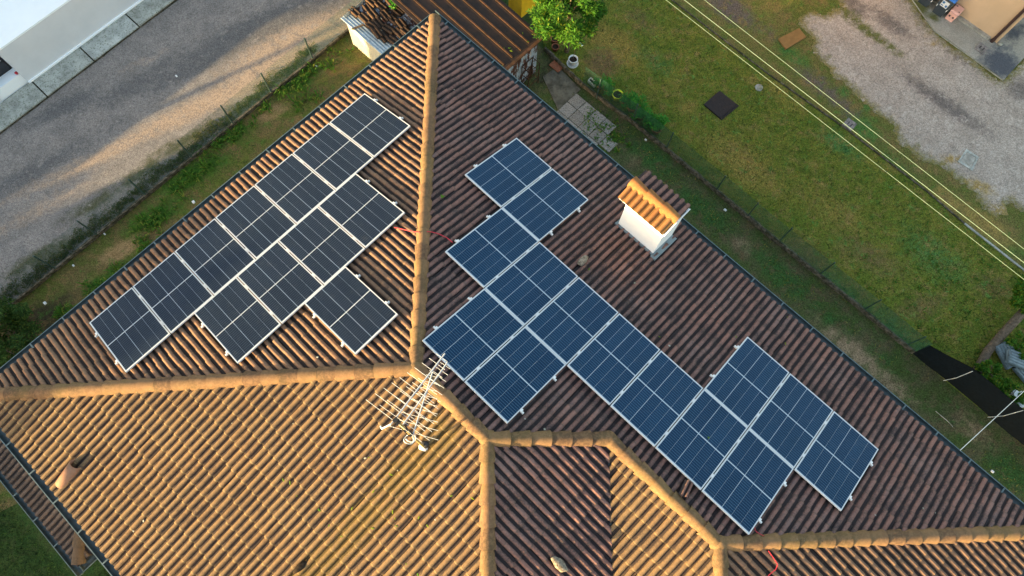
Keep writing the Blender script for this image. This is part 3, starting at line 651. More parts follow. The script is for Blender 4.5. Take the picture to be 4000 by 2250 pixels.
# chimney with its own little tiled roof
ch = MB()
ca0, ca1, cb0, cb1 = 6.64, 7.60, .36, 1.035; cz = s_*1.03+.03
for (a0, a1, b0, b1, z0, z1) in ((ca0, ca1, cb0, cb1, -.05, cz+1.10),): ch.prism([P(a0, b0), P(a1, b0), P(a1, b1), P(a0, b1)], E.z+z0, E.z+z1)
zt = E.z+cz+1.10; bm_ = (cb0+cb1)/2
ch.add([P(ca0+.002, cb0)+UP*(zt-E.z), P(ca0+.002, cb1)+UP*(zt-E.z), P(ca0+.002, bm_)+UP*(zt-E.z+.11)], [(0, 2, 1)]); ch.add([P(ca1-.002, cb0)+UP*(zt-E.z), P(ca1-.002, cb1)+UP*(zt-E.z), P(ca1-.002, bm_)+UP*(zt-E.z+.11)], [(0, 1, 2)])
chim = ch.build('chimney', 'render_white', house)
ring = MB()
for a0, a1, b0, b1 in ((ca0-.06, ca1+.06, cb1, cb1+.05), (ca0-.05, ca0, cb0, cb1), (ca1, ca1+.13, cb0-.02, cb1+.10)):
    ring.add([P(a0, b0, s_*b0+.075), P(a1, b0, s_*b0+.075), P(a1, b1, s_*b1+.075), P(a0, b1, s_*b1+.075)]+[P(a0, b0, s_*b0), P(a1, b0, s_*b0), P(a1, b1, s_*b1), P(a0, b1, s_*b1)],
             [(3, 2, 1, 0), (0, 1, 5, 4), (1, 2, 6, 5), (2, 3, 7, 6), (3, 0, 4, 7)])
ring.build('chimney_flashing', 'lead', chim)
ctl = []
for k in (0, .5, 1.):
    Vt, Ft, Ct, St = tile_arrays(k); m_ = MB(); m_.v, m_.f, m_.c, m_.sm = Vt, Ft, Ct, St; ctl.append(m_.mesh('chimney_tile', M['newtile'], attr='tint'))
cs_ = .30
for sgn in (1, -1):
    U = -DA if sgn > 0 else DA; e = Vector((U.y, -U.x, 0)); up = (U+UP*cs_).normalized(); n = e.cross(up)
    b0 = cb1+.055 if sgn > 0 else cb0-.10
    for i in range(4):
        a = (6.42+.286*i) if e.dot(PA) > 0 else (7.62-.286*i)
        T = Matrix.Translation(P(a, b0)+UP*(zt-E.z+.005)) @ Matrix((e, up, n)).transposed().to_4x4() @ Matrix.Diagonal((1, 1.13, 1, 1))
        o = bpy.data.objects.new('chimney_tile', ctl[i % 3] if sgn > 0 else var_s['tile_shade'][3+i]); COL.objects.link(o); local(o, T, chim)
mb = MB()
for a in (6.47, 7.615): mb.add([P(a, cb1+.05)+UP*(zt-E.z), P(a, bm_-.02)+UP*(zt-E.z+.125), P(a, cb0-.09)+UP*(zt-E.z), P(a+.02, cb1+.05)+UP*(zt-E.z), P(a+.02, bm_-.02)+UP*(zt-E.z+.125), P(a+.02, cb0-.09)+UP*(zt-E.z)], [(0, 1, 4, 3), (1, 2, 5, 4), (0, 2, 1), (3, 4, 5), (0, 3, 5, 2)])
mb.add([P(a, b)+UP*(zt-E.z-.012+h) for h in (0, .012) for a, b in ((6.48, cb0-.08), (7.62, cb0-.08), (7.62, cb1+.045), (6.48, cb1+.045))], [(0, 1, 2, 3), (7, 6, 5, 4), (0, 4, 5, 1), (1, 5, 6, 2), (2, 6, 7, 3), (3, 7, 4, 0)])
mb.build('chimney_cap_board', 'render_white', chim)
def cap_new(tint):
    m = cap_mesh(tint); m.materials[0] = M['newtile']; return m
cn = [cap_new(.3), cap_new(.8)]
caps(P(6.45, bm_-.02)+UP*(zt-E.z+.105), P(7.63, bm_-.02)+UP*(zt-E.z+.105), chim, 'chimney_ridge_tile', .395, .0, cn, .92)

# ------------------------------------------------------------------ solar panels
PW, PL, PT = 1.040, 1.615, .035
fm = MB(); fw = .0135
for y in (fw/2, PL-fw/2): fm.box((PW/2, y, -PT/2), ((1, 0, 0), (0, 1, 0), (0, 0, 1)), (PW, fw, PT))
for x in (fw/2, PW-fw/2): fm.box((x, PL/2, -PT/2-.0005), ((1, 0, 0), (0, 1, 0), (0, 0, 1)), (fw, PL-2*fw, PT-.001))
FR = fm.mesh('frame', M['frame'])
BS = MB().box((PW/2, PL/2, -.012), ((1, 0, 0), (0, 1, 0), (0, 0, 1)), (PW-.02, PL-.02, .012)).mesh('back_sheet', M['sheet'])
CW, CLn = (PW-.046)/5, (PL-.058)/2
CE_ = MB().add([(0, 0, 0), (CW-.0042, 0, 0), (CW-.0042, CLn-.010, 0), (0, CLn-.010, 0)]+[(0, 0, -.003), (CW-.0042, 0, -.003), (CW-.0042, CLn-.010, -.003), (0, CLn-.010, -.003)],
      [(0, 1, 2, 3), (0, 4, 5, 1), (1, 5, 6, 2), (2, 6, 7, 3), (3, 7, 4, 0)]).mesh('cell_strip', M['cell'])
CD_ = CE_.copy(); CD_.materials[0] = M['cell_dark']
rows = {}
for wh, x0, y0, lb, rw in PANELS:
    o, e, up, n = frame(wh); cc = cL if wh == 'L' else cR
    # lower corner nearest the eave, at the small-e side
    if wh == 'L': base = P(y0, x0, sL*y0) if e.dot(DA) < 0 else P(y0, x0-wp, sL*y0)
    else: base = P(x0+wp, y0, s_*y0) if e.dot(PA) < 0 else P(x0, y0, s_*y0)
    T = Matrix.Translation(base+n*hp+e*.0105+up*.005) @ Matrix((e, up, n)).transposed().to_4x4()
    t = thing('solar_panel', T.translation, lb, 'solar panel', 'solar panels on the tiled roof'); t.rotation_euler = T.to_3x3().to_euler()
    for nm, me in (('frame', FR), ('back_sheet', BS)):
        c = bpy.data.objects.new(nm, me); COL.objects.link(c); c.parent = t
    split = 3 if wh == 'L' else 3
    for r_ in range(2):
        for k in range(5):
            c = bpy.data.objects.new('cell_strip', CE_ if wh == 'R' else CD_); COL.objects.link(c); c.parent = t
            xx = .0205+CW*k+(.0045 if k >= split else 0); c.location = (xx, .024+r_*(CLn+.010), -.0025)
    rows.setdefault((wh, rw), []).append((base, e, up, n))
# mounting rails with clamps
rail_names = {'L0': 'eave row on the left slope', 'L1': 'row of four on the left slope', 'L2': 'lone panel on the left slope', 'R0': 'upper pair on the right slope', 'R0x': 'lower right trio on the right slope', 'R1': 'long diagonal row on the right slope', 'R2': 'lower left pair on the right slope'}
for (wh, rw), lst in rows.items():
    base, e, up, n = lst[0]
    lst = sorted(lst, key=lambda q: q[0].dot(e)); b0 = lst[0][0]; L = wp*len(lst)
    for nm, fy in (('lower', .22), ('upper', .78)):
        c0 = b0+up*(PL*fy)+n*(hp-PT-.02)
        t = thing('mounting_rail', c0, f'{nm} aluminium rail with end stubs under the {rail_names[rw]}', 'rail', 'rails holding the solar panels')
        MB().box(c0+e*(L/2), (e, up, n), (L+.13, .035, .036)).build('rail_profile', 'alu', t)
        for i in range(1, len(lst)):
            MB().box(c0+e*(wp*i)+n*(.02+PT+.002), (e, up, n), (.055, .075, .004)).box(c0+e*(wp*i)+n*(.02+PT/2), (e, up, n), (.014, .06, PT)).build('mid_clamp', 'frame', t)
        for sx in (-.012, L+.012):
            MB().box(c0+e*sx+n*(.02+PT/2), (e, up, n), (.022, .06, PT+.004)).box(c0+e*(sx+(.014 if sx < 0 else -.014))+n*(.021+PT), (e, up, n), (.03, .06, .004)).build('end_clamp', 'alu', t)
# red string cables
def on(wh, a, b, h=.09):
    z = {'R': s_*b, 'L': sL*a, 'S': s_*(W-b), 'S2': s_*(W2-b), 'D': sD*(aD-a), 'D2': sD*(aD2-a)}[wh]; return P(a, b, z+h)
def pick(u, v, wh, h=.07):                   # photo pixel to roof plane
    d = CX*((u-2000)/FPX)+CY*((1125-v)/FPX)-CZ; o, U, s = fr(wh); n = (UP-U*s).normalized(); k = (o+n*h-Vector((0, 0, H))).dot(n)/d.dot(n)
    return Vector((0, 0, H))+d*k
def wiggle(pts, r, name, mat, label, cat, group=None, n=6):
    t = MB().tube(pts, r, n); o = t.build(name, mat, None, None, Vector(pts[0])); return tag(o, label, cat, group)
c1 = [pick(1540, 888, 'L', .10), pick(1580, 897, 'L', .09), pick(1615, 905, 'L', .10), pick(1640, 908, 'L', .16)]
c2 = [pick(1668, 904, 'R', .15), pick(1690, 907, 'R', .10), pick(1712, 913, 'R', .10), pick(1745, 928, 'R', .09), pick(1768, 947, 'R', .09)]
wiggle(c1, .009, 'red_cable', 'red_cable', 'red cable running from the left slope panels to the hip ridge', 'cable')
wiggle(c2, .009, 'red_cable', 'red_cable', 'red cable curving from the hip ridge to the long row of blue panels', 'cable')
c3 = [pick(2945, 2055, 'R', .10), pick(2952, 2075, 'R', .09), pick(2968, 2086, 'R', .1), pick(2985, 2094, 'R', .12)]
wiggle(c3, .007, 'red_cable', 'red_cable', 'short red cable below the tip of the last panel in the long row', 'cable')
c4 = [pick(3002, 2152, 'D2', .12), pick(3022, 2180, 'D2', .10), pick(3038, 2205, 'D2', .1), pick(3030, 2225, 'D2', .1), pick(3005, 2245, 'D2', .1), pick(2990, 2262, 'D2', .1)]
o_ = wiggle(c4, .0075, 'red_cable', 'red_cable', 'red cable looping over the dark slope at the bottom right', 'cable')

# ------------------------------------------------------------------ TV aerial
ab_ = on('S', 7.18, 7.065, .05); mast_h = 3.42
ae = thing('tv_aerial', ab_, 'white three boom TV aerial on a yellow mast near the roof apex', 'aerial')
MB().tube([ab_, ab_+UP*mast_h], .022, 10).build('mast', 'brass', ae)
MB().tube([ab_+UP*(mast_h-.02), ab_+UP*(mast_h+.05)], .028, 10).build('mast_cap', 'black', ae)
m_ = MB(); m_.lathe(ab_-UP*.06, [(.09, 0), (.08, .05), (.04, .1), (.024, .14)], 12); m_.build('mast_foot', 'white_plastic', ae)
MB().lathe(ab_+UP*.02+Vector((.04, .03, 0)), [(.0, .12), (.06, .1), (.07, .02)], 9).build('mast_seal', 'black', ae)
def ray_at(u, v, z): return G(u, v, z)
def boom(t0, u0, v0, u1, v1, z0, z1, n, l0, l1, tw, updn=0.0, r=.0105):
    A, B = G(u0, v0, z0), G(u1, v1, z1); d = (B-A).normalized(); x = d.cross(UP).normalized()
    b = MB().tube([A, B], r, 8); L = (B-A).length
    bo = b.build('boom', 'aerial', ae)
    for i in range(n):
        f = (i+.35)/n; f = f**.9; ln = l0+(l1-l0)*f; Q = A+d*(L*f)
        dx = (x*math.cos(tw)+x.cross(d)*math.sin(tw)).normalized()
        MB().tube([Q-dx*ln/2+UP*updn, Q+dx*ln/2+UP*updn], .0032, 5).build('element', 'aerial', bo)
    return A
zt_ = ab_.z+mast_h
A1 = boom(0, 1527, 1657, 1738, 1381, zt_-.05, zt_-.02, 10, .95, .14, .0)
A2 = boom(0, 1572, 1662, 1748, 1415, zt_-.85, zt_-.80, 11, .90, .12, .0)
A3 = boom(0, 1611, 1705, 1690, 1452, zt_-1.45, zt_-1.40, 9, .85, .12, .25)
for z, a in ((zt_-.05, A1), (zt_-.85, A2), (zt_-1.45, A3)): MB().box(Vector((ab_.x, ab_.y, z)), (PA, DA, UP), (.09, .07, .07)).build('boom_clamp', 'black', ae)
c = Vector((ab_.x, ab_.y, zt_-1.55)); cxs = [c+Vector((.07*math.sin(t)-.02, -.07+.07*math.cos(t), .08*math.sin(2*t))) for t in np.linspace(0, 2*math.pi*.93, 22)]
MB().tube(cxs, .007, 6).tube([q+Vector((.02, .035, -.06)) for q in cxs[4:16]], .009, 6).build('coax_loop', 'white_plastic', ae)
MB().tube([A1, A1-DA*-.0+Vector((-.12, -.06, -.05)), A1+Vector((-.15, -.02, -.12))], .011, 6).build('coax_tail', 'white_plastic', ae)

# vent, stones and odd bits on the roof
vb = on('S', 2.55, 12.32, .0); vd = (-DA*.90+UP*.46).normalized()
vt = thing('vent_pipe', vb, 'salmon clay vent pipe sticking out of the lower left slope by the gutter', 'vent pipe')
x_ = vd.cross(UP).normalized(); y_ = vd.cross(x_)
m1 = MB(); n = 20; rings = [(0, .112), (.56, .118), (.56, .10), (.2, .09)]
vs = [vb+vd*t+x_*r*math.cos(2*math.pi*k/n)+y_*r*math.sin(2*math.pi*k/n) for t, r in rings for k in range(n)]
m1.add(vs, [(i*n+k, i*n+(k+1) % n, (i+1)*n+(k+1) % n, (i+1)*n+k) for i in range(3) for k in range(n)], True); m1.build('pipe', 'clay_pipe', vt)
MB().add([vb+vd*.22+x_*.072*math.cos(2*math.pi*k/n)+y_*.072*math.sin(2*math.pi*k/n) for k in range(n)], [tuple(range(n))[::-1]]).build('pipe_bore', 'black', vt)
def rock(u, v, wh, r, lb, mat='stone', rot=0, name='mortar_lump', cat='stone'):
    o = blob(name, pick(u, v, wh, .07+r[2]*.6), r, mat, None, 1, u, .2, 2); o.rotation_euler = (0, 0, rot); return tag(o, lb, cat)
rock(2276, 1018, 'R', (.13, .08, .07), 'rough stone lying on the dark slope between panels and white chimney', rot=.8)
rock(2186, 2205, 'D', (.17, .09, .07), 'pale stone lying on the dark slope left of the valley', rot=-.7)
rock(1172, 2215, 'S', (.15, .065, .03), 'dark mossy clump on the sunlit slope at the bottom', 'soil', .8, 'moss_clump', 'moss')
for k, (u, v, wh) in enumerate([(2012, 1600, 'R'), (2058, 1610, 'R'), (2150, 1740, 'R'), (1508, 1370, 'L'), (1540, 1425, 'L')]): pass
def leafbit(u, v, wh, lb, h=.1, r=.06, mat='leaf', tint=(.9, .2, 0, 1)):
    c = pick(u, v, wh, h); o, e, up, n = frame(wh); m = MB(); k = 9
    rim = [c+(e*math.cos(t)+up*math.sin(t))*r*(.75+.3*math.cos(3*t))+n*.004*math.cos(2*t) for t in np.linspace(0, 2*math.pi, k, endpoint=False)]
    m.add([c+n*.006]+rim, [(0, 1+i, 1+(i+1) % k) for i in range(k)], False, [tint]*(k+1))
    return tag(m.build('fallen_leaf', mat, None, 'tint', c), lb, 'leaf')
leafbit(2768, 1709, 'R', 'small green leaf lying on a panel of the long blue row', hp+.006, .028)
leafbit(1728, 767, 'R', 'green leaf lying on tiles right of the hip ridge', .085, .055)
def specks(name, lst, lab, cat, mat, tint=None, r0=.012, r1=.03):
    m = MB()
    for wh, c in lst:
        if wh: o, e, up, n = frame(wh)
        else: e, up, n = Vector((1, 0, 0)), Vector((0, 1, 0)), UP
        rr = random.uniform(r0, r1); k = 6; an = random.uniform(0, 6)
        e2, u2 = e*math.cos(an)+up*math.sin(an), up*math.cos(an)-e*math.sin(an)
        m.add([c+n*.004]+[c+(e2*math.cos(t)*1.5+u2*math.sin(t)*(.6 if tint else 1))*rr*random.uniform(.7, 1.2)-n*.003 for t in np.linspace(0, 2*math.pi, k, endpoint=False)], [(0, 1+i, 1+(i+1) % k) for i in range(k)], False, [(random.random(), random.random()*(tint or 0), 0, 1)]*(k+1))
    o = m.build(name, mat, None, 'tint' if tint else None); return tag(o, lab, cat, kind='stuff')
sp_ = []
for (u, v, wh) in [(1508, 1370, 'L'), (1540, 1425, 'L'), (1240, 1395, 'L'), (1425, 1790, 'S'), (1202, 1838, 'S'), (1553, 1838, 'S'), (560, 2035, 'S'), (520, 2075, 'S'), (906, 1653, 'S'), (1145, 1655, 'S'), (2052, 1636, 'R'), (2128, 1676, 'R'), (3420, 2012, 'R'), (3655, 2003, 'R'), (3398, 1590, 'R'), (2855, 1162, 'R'), (2795, 1200, 'R'), (2480, 1105, 'R'), (3607, 1985, 'R'), (1700, 2030, 'S'), (1990, 1360, 'R'), (1960, 1600, 'R'), (2285, 785, 'R'), (1775, 350, 'R'), (2614, 1350, 'R')]: sp_.append((wh, pick(u, v, wh, .088)))
specks('bird_droppings', sp_, 'white bird droppings and bits of mortar dotted over the tiles', 'droppings', 'concrete', None, .009, .019)
ll = [('S', pick(random.gauss(1500, 260), random.gauss(1950, 140), 'S', .088)) for _ in range(22)]+[('R', pick(random.gauss(2900, 350), random.gauss(1350, 130), 'R', .088)) for _ in range(10)]
specks('leaf_litter', ll, 'small yellow and brown leaf bits scattered over the tiles', 'leaf litter', 'leaf', 1., .012, .028)
# slipped tile by the last ridge
st_ = tag(link('slipped_tile', var_s['tile_shade'][8]), 'slipped roof tile sticking up beside the ridge under the long panel row', 'tile')
o, e, up, n = frame('R'); st_.matrix_world = Matrix.Translation(pick(2672, 1902, 'R', .115)-e*.10-up*.14) @ Matrix((e, up, n)).transposed().to_4x4() @ Matrix.Rotation(.2, 4, 'Z') @ Matrix.Rotation(.10, 4, 'X') @ Matrix.Diagonal((.55, .75, 1, 1))

# ------------------------------------------------------------------ fences
def chain_mesh(A, B, h, pitch=.06, r=.0022, lean=Vector()):
    d = (B-A).normalized(); L = (B-A).length; n = int((L+h)/pitch); V = []; F = []
    side = Vector((-d.y, d.x, 0))
    for sg in (1, -1):
        for i in range(-int(h/pitch), int(L/pitch)+1):
            t0 = i*pitch; t1 = t0+h
            z0, z1 = 0, h
            if sg < 0: t0, t1 = t1, t0
            lo, hi = min(t0, t1), max(t0, t1)
            if hi < 0 or lo > L: continue
            def at(z): return t0+(t1-t0)*z/h
            za, zb = 0, h
            for lim in (0, L):
                zc = (lim-t0)/(t1-t0)*h
                if 0 < zc < h:
                    if (at(0) < 0 and lim == 0) or (at(0) > L and lim == L): za = max(za, zc)
                    else: zb = min(zb, zc)
            if zb-za < .02: continue
            p0 = A+d*at(za)+UP*za+lean*(za/h); p1_ = A+d*at(zb)+UP*zb+lean*(zb/h); o = len(V)
            for p_ in (p0, p1_):
                V += [p_+side*r*1.2, p_-d*r+UP*r-side*r*.6, p_+d*r-UP*r-side*r*.6]
            F += [(o, o+1, o+4, o+3), (o+1, o+2, o+5, o+4), (o+2, o, o+3, o+5)]
    return np.array([tuple(p) for p in V]), np.array(F)
lf = thing('wire_fence', K0, 'green wire mesh fence on a low kerb beside the road at left', 'fence')
MB().box((K0+K1)/2-kd*2+UP*.09, (kd, Vector((-kd.y, kd.x, 0)), UP), ((K1-K0).length+6, .07, .14)).build('kerb', 'kerb', lf)
V_, F_ = chain_mesh(K0-kd*4, K1+kd*2, 1.0); V_ = V_-np.array(K0)+np.array([0, 0, .2]); o = link('wire_mesh', fastmesh('wire_mesh', V_, F_, M['mesh_green']), lf)
for (u, v) in ((222, 1050), (382, 918), (572, 765), (752, 618), (912, 488), (1062, 368), (1225, 238)):
    q = G(u, v); t = (q-K0).dot(kd); q = K0+kd*t; MB().tube([q+UP*.1, q+UP*1.22], .026, 8).build('post', 'post', lf)
rf = thing('wire_fence', KR[0], 'green wire mesh fence between the lawn and the house yard at right', 'fence')
mbk = MB(); Vs, Fs, nv = [], [], 0
for i in range(len(KR)-5):
    a, b = KR[i], KR[i+1]; d = (b-a).normalized(); sd_ = Vector((-d.y, d.x, 0)); k = max(2, int((b-a).length/.12))
    mat_n = 'kerb'
    vs = []
    for j in range(k+1):
        q = a.lerp(b, j/k); wv = .055+.02*noise.noise(q*5); hv = .16+.03*noise.noise(q*4)+.02*noise.noise(q*13)
        for dx, z in ((-wv, 0), (-wv*.9, hv*.9), (0, hv), (wv*.9, hv*.9), (wv, 0)): vs.append(q+sd_*(dx+.02*noise.noise(q*7+Vector((0, 0, dx*30))))+UP*z)
    mbk.add(vs, [(j*5+m, j*5+m+1, j*5+m+6, j*5+m+5) for j in range(k) for m in range(4)], True)
    if i >= 1:
        V_, F_ = chain_mesh(a, b, .95, .06, .0034); Vs.append(V_-np.array(KR[0])+np.array([0, 0, .15])); Fs.append(F_+nv); nv += len(V_)
mbk.build('kerb', 'kerb', rf)
link('wire_mesh', fastmesh('wire_mesh', np.concatenate(Vs), np.concatenate(Fs), M['mesh_green']), rf)
for (u, v) in ((2330, 384), (2468, 478), (2600, 586), (2795, 748), (2915, 850), (3041, 944), (3199, 1073), (3370, 1212), (3535, 1350)):
    q = G(u, v); MB().tube([q, q+UP*1.12], .02, 8).build('post', 'post', rf)
# pale kerb under the cables
mb = MB(); mb2 = MB()
for i in range(len(CE)-1):
    a, b = CE[i], CE[i+1]; d = (b-a).normalized(); sd_ = Vector((-d.y, d.x, 0))
    (mb if i > 4 else mb2).box((a+b)/2+UP*.018, (d, sd_, UP), ((b-a).length+.002*i, .06 if i > 4 else .035+.002*i, .05))
ck = thing('kerb', CE[4], 'narrow concrete kerb along the lawn under the overhead cables', 'kerb'); mb.build('kerb_edging', 'slab', ck); mb2.build('kerb_edging', 'kerb', ck)
# black shade netting with its strings
NB = [G(3564, 1379), G(3625, 1432), G(3689, 1481), G(3780, 1556), G(3860, 1622), G(4000, 1742), G(4300, 2000)]
NTp = [(.80, .02), (1.05, -.02), (1.28, .05), (1.30, .0), (1.30, .04), (1.3, 0), (1.3, 0)]
net = thing('shade_net', NB[0], 'black shade netting hung along the yard edge at the lower right', 'netting')
V_, F_ = [], []; nx, nz = 60, 8; nrm = Vector((.63, .77, 0))
for i in range(nx+1):
    f = i/nx*(len(NB)-1); k = min(int(f), len(NB)-2); q = NB[k].lerp(NB[k+1], f-k); hh = NTp[k][0]+(NTp[k+1][0]-NTp[k][0])*(f-k)
    for j in range(nz+1):
        t = j/nz; sag = .10*math.sin(t*math.pi)*(1+.5*noise.noise(q*2)); wr = .035*noise.noise(Vector((q.x*1.2+t*3, q.y*1.2-t*2, t*2.4)))
        V_.append(q+UP*(hh*t)+nrm*(wr-sag*.6+.1*t))
F_ = [(i*(nz+1)+j, (i+1)*(nz+1)+j, (i+1)*(nz+1)+j+1, i*(nz+1)+j+1) for i in range(nx) for j in range(nz)]
m_ = MB(); m_.add(V_, F_, True); m_.add([q+nrm*.012 for q in V_], [f[::-1] for f in F_], True); m_.build('net_cloth', 'netting', net)
for (u0, v0, z0, u1, v1, z1) in ((3689, 1481, .03, 3803, 1445, 1.31), (3862, 1624, .03, 4000, 1598, 1.34)):
    a, b = G(u0, v0, z0), G(u1, v1, z1); MB().tube([a-nrm*.06, a.lerp(b, .5)-nrm*.13, b-nrm*.05], .009, 5).build('string', 'white_plastic', net)
# overhead cables
cab = [('upper of the three overhead cables crossing the top right', [(2560, -150), (2748, 0), (3000, 199), (3709, 750), (4000, 975), (4600, 1440)], .0038, 9.2),
       ('thickest middle one of the three overhead cables', [(2480, -150), (2673, 0), (3000, 264), (3622, 750), (4000, 1037), (4600, 1490)], .0050, 9.2),
       ('lowest of the three overhead cables, nearest the lawn', [(2410, -150), (2603, 0), (3000, 318), (3551, 750), (4000, 1097), (4600, 1560)], .0038, 9.0)]
for lb, px, r, z in cab:
    A, B = G(*px[0], z), G(*px[-1], z); A = A+(A-B)*.9; B = B+(B-A)*.2
    pts = [A.lerp(B, t) for t in np.linspace(0, 1, 9)]
    tag(MB().tube(pts, r, 8).build('overhead_cable', 'cable', None, None, A), lb, 'cable', 'overhead cables')
a, b = P(14.6, -.2, .0), G(4000, 1530, 5.2); b = b+(b-a)*1.2
tag(MB().tube([a, a.lerp(b, .5)-UP*.03, b], .007, 6).build('drop_wire', 'alu', None, None, a), 'thin pale wire running from the right gutter over the black netting', 'wire')

# ------------------------------------------------------------------ foliage helpers
def leaf_cloud(name, centres, radii, n, size, mat, parent=None, flat=.5, aspect=.3, tint=None, org=(0, 0, 0), shell=.5):
    C = np.array([tuple(c) for c in centres]); Rr = np.array(radii); k = rng.integers(0, len(C), n)
    d = rng.normal(size=(n, 3)); d /= np.linalg.norm(d, axis=1)[:, None]
    pos = C[k]+d*Rr[k]*(shell+(1-shell)*rng.random((n, 1))**.6)
    pos[:, 2] = np.maximum(pos[:, 2], .02)
    ax = rng.normal(size=(n, 3))*np.array([1, 1, flat]); ax += d*.5; ax[:, 2] -= .15; ax /= np.linalg.norm(ax, axis=1)[:, None]
    sv = np.cross(ax, rng.normal(size=(n, 3))*np.array([.6, .6, 1])); sv /= np.linalg.norm(sv, axis=1)[:, None]
    L = size*(.6+.8*rng.random((n, 1))); wd = L*aspect
    V = np.stack([pos, pos+ax*L*.5+sv*wd*.5, pos+ax*L, pos+ax*L*.5-sv*wd*.5], 1).reshape(-1, 3)-np.array(tuple(org))
    F = np.arange(n*4).reshape(-1, 4)
    t = np.zeros((n, 4)); kt = rng.random(len(C))
    t[:, 0] = np.clip(kt[k]*.7+.4*rng.random(n), 0, 1); t[:, 1] = (rng.random(n) < (tint or .12))*rng.random(n); t[:, 2] = (rng.random(n) < .12)*.6; t[:, 3] = 1
    return link(name, fastmesh(name, V, F, M[mat], np.repeat(t, 4, 0)), parent)
def blades(name, poly, n, h, wd, mat, z=.004, avoid=(), dens=None, lean=.8, tintf=None, brown=.18):
    xs = [p.x for p in poly]; ys = [p.y for p in poly]; x0, x1, y0, y1 = max(min(xs), -20), min(max(xs), 22), max(min(ys), -14), min(max(ys), 24)
    x = rng.uniform(x0, x1, n*3); y = rng.uniform(y0, y1, n*3); m = inside(poly, x, y)
    for av in avoid: m &= ~inside(av, x, y)
    if dens: m &= rng.random(len(x)) < dens(x, y)
    x, y = x[m][:n], y[m][:n]; k = len(x); an = rng.uniform(0, 2*np.pi, k); ln = lean*rng.random(k)
    hh = h*(.5+.9*rng.random(k)); b = np.stack([x, y, np.full(k, z)], 1); dr = np.stack([np.cos(an), np.sin(an), np.zeros(k)], 1); sv = np.stack([-np.sin(an), np.cos(an), np.zeros(k)], 1)
    w_ = (wd*(.6+.8*rng.random(k)))[:, None]
    tip = b+dr*(hh*ln*1.3)[:, None]+np.stack([np.zeros(k), np.zeros(k), hh*(1-.55*ln)], 1)
    V = np.stack([b-sv*w_/2, b+sv*w_/2, tip], 1).reshape(-1, 3); F = np.arange(k*3).reshape(-1, 3)
    t = np.zeros((k, 4)); t[:, 3] = 1; pn = np.array([noise.noise(Vector((a_*.9, b_*.9, 0))) for a_, b_ in zip(x, y)])
    t[:, 0] = np.clip(.5+pn*.9+.3*rng.normal(size=k), 0, 1); t[:, 1] = np.clip((rng.random(k) < brown)*.9+np.clip(-pn*1.2, 0, .5)*rng.random(k), 0, 1); t[:, 2] = (rng.random(k) < .25)*.7
    p2 = np.array([noise.noise(Vector((a_*2.1+7, b_*2.1, 3))) for a_, b_ in zip(x, y)]); p3 = np.array([noise.noise(Vector((a_*6.5, b_*6.5+4, 9))) for a_, b_ in zip(x, y)])
    t[:, 1] = np.clip(t[:, 1]*.6+np.clip(p2*1.5+p3*.8-.12, 0, .85)*(.5+.5*rng.random(k)), 0, 1); t[:, 2] = np.clip(t[:, 2]+np.clip(p3*1.6-p2*.7-.05, 0, .8), 0, 1)
    if tintf is not None:
        mk = tintf(x, y); t[:, 1] = np.clip(t[:, 1]+mk[:, 0]*.8*rng.random(k), 0, 1); t[:, 0] = np.clip(t[:, 0]+mk[:, 1]*.3, 0, 1)
    o = link(name, fastmesh(name, V, F, M[mat], np.repeat(t, 3, 0))); return tag(o, kind='stuff')
plate = [G(2748, 420), G(2808, 358), G(2878, 412), G(2815, 466)]
plate = [G(2810+(u-2810)*1.0, v) for u, v in ((2748, 410), (2808, 358), (2876, 412), (2812, 464))]
board_p = [G(3038, 155), G(3120, 113), G(3147, 148), G(3068, 195)]
tag(blades('lawn_grass', lawn_poly, 130000, .05, .020, 'blade', .004, [plate], lambda x, y: 1-.75*lawn_mask(x, y)[:, 2], tintf=lawn_mask), 'short patchy lawn grass with dry yellow areas', 'grass')
tag(blades('verge_grass', verge_poly, 36000, .05, .015, 'blade', .004, [gravel_poly, ap, board_p], lambda x, y: np.clip(.35+.65*verge_mask(x, y)[:, 1]-.5*verge_mask(x, y)[:, 2], .05, 1), tintf=verge_mask), 'ragged grass on the verge beside the gravel', 'grass')
tag(blades('gravel_weeds', gravel_poly, 16000, .05, .016, 'blade', .01, [], lambda x, y: np.clip(gravel_mask(x, y)[:, 1]*1.2-.25, 0, 1)), 'weeds growing through the gravel drive', 'weeds')
tag(blades('yard_grass', yard_poly, 42000, .07, .02, 'blade', .004, [], lambda x, y: np.clip(.04+yard_mask(x, y)[:, 1]-yard_mask(x, y)[:, 0], 0, 1)), 'rough grass in the narrow yard right of the house', 'grass')
tag(blades('garden_grass', strip_poly, 34000, .12, .022, 'weed', .002, [], lambda x, y: np.clip(.08+strip_mask(x, y)[:, 1]-strip_mask(x, y)[:, 0]-.6*strip_mask(x, y)[:, 2], 0, 1), 1.0), 'grass and weeds in the strip between road fence and house', 'grass')
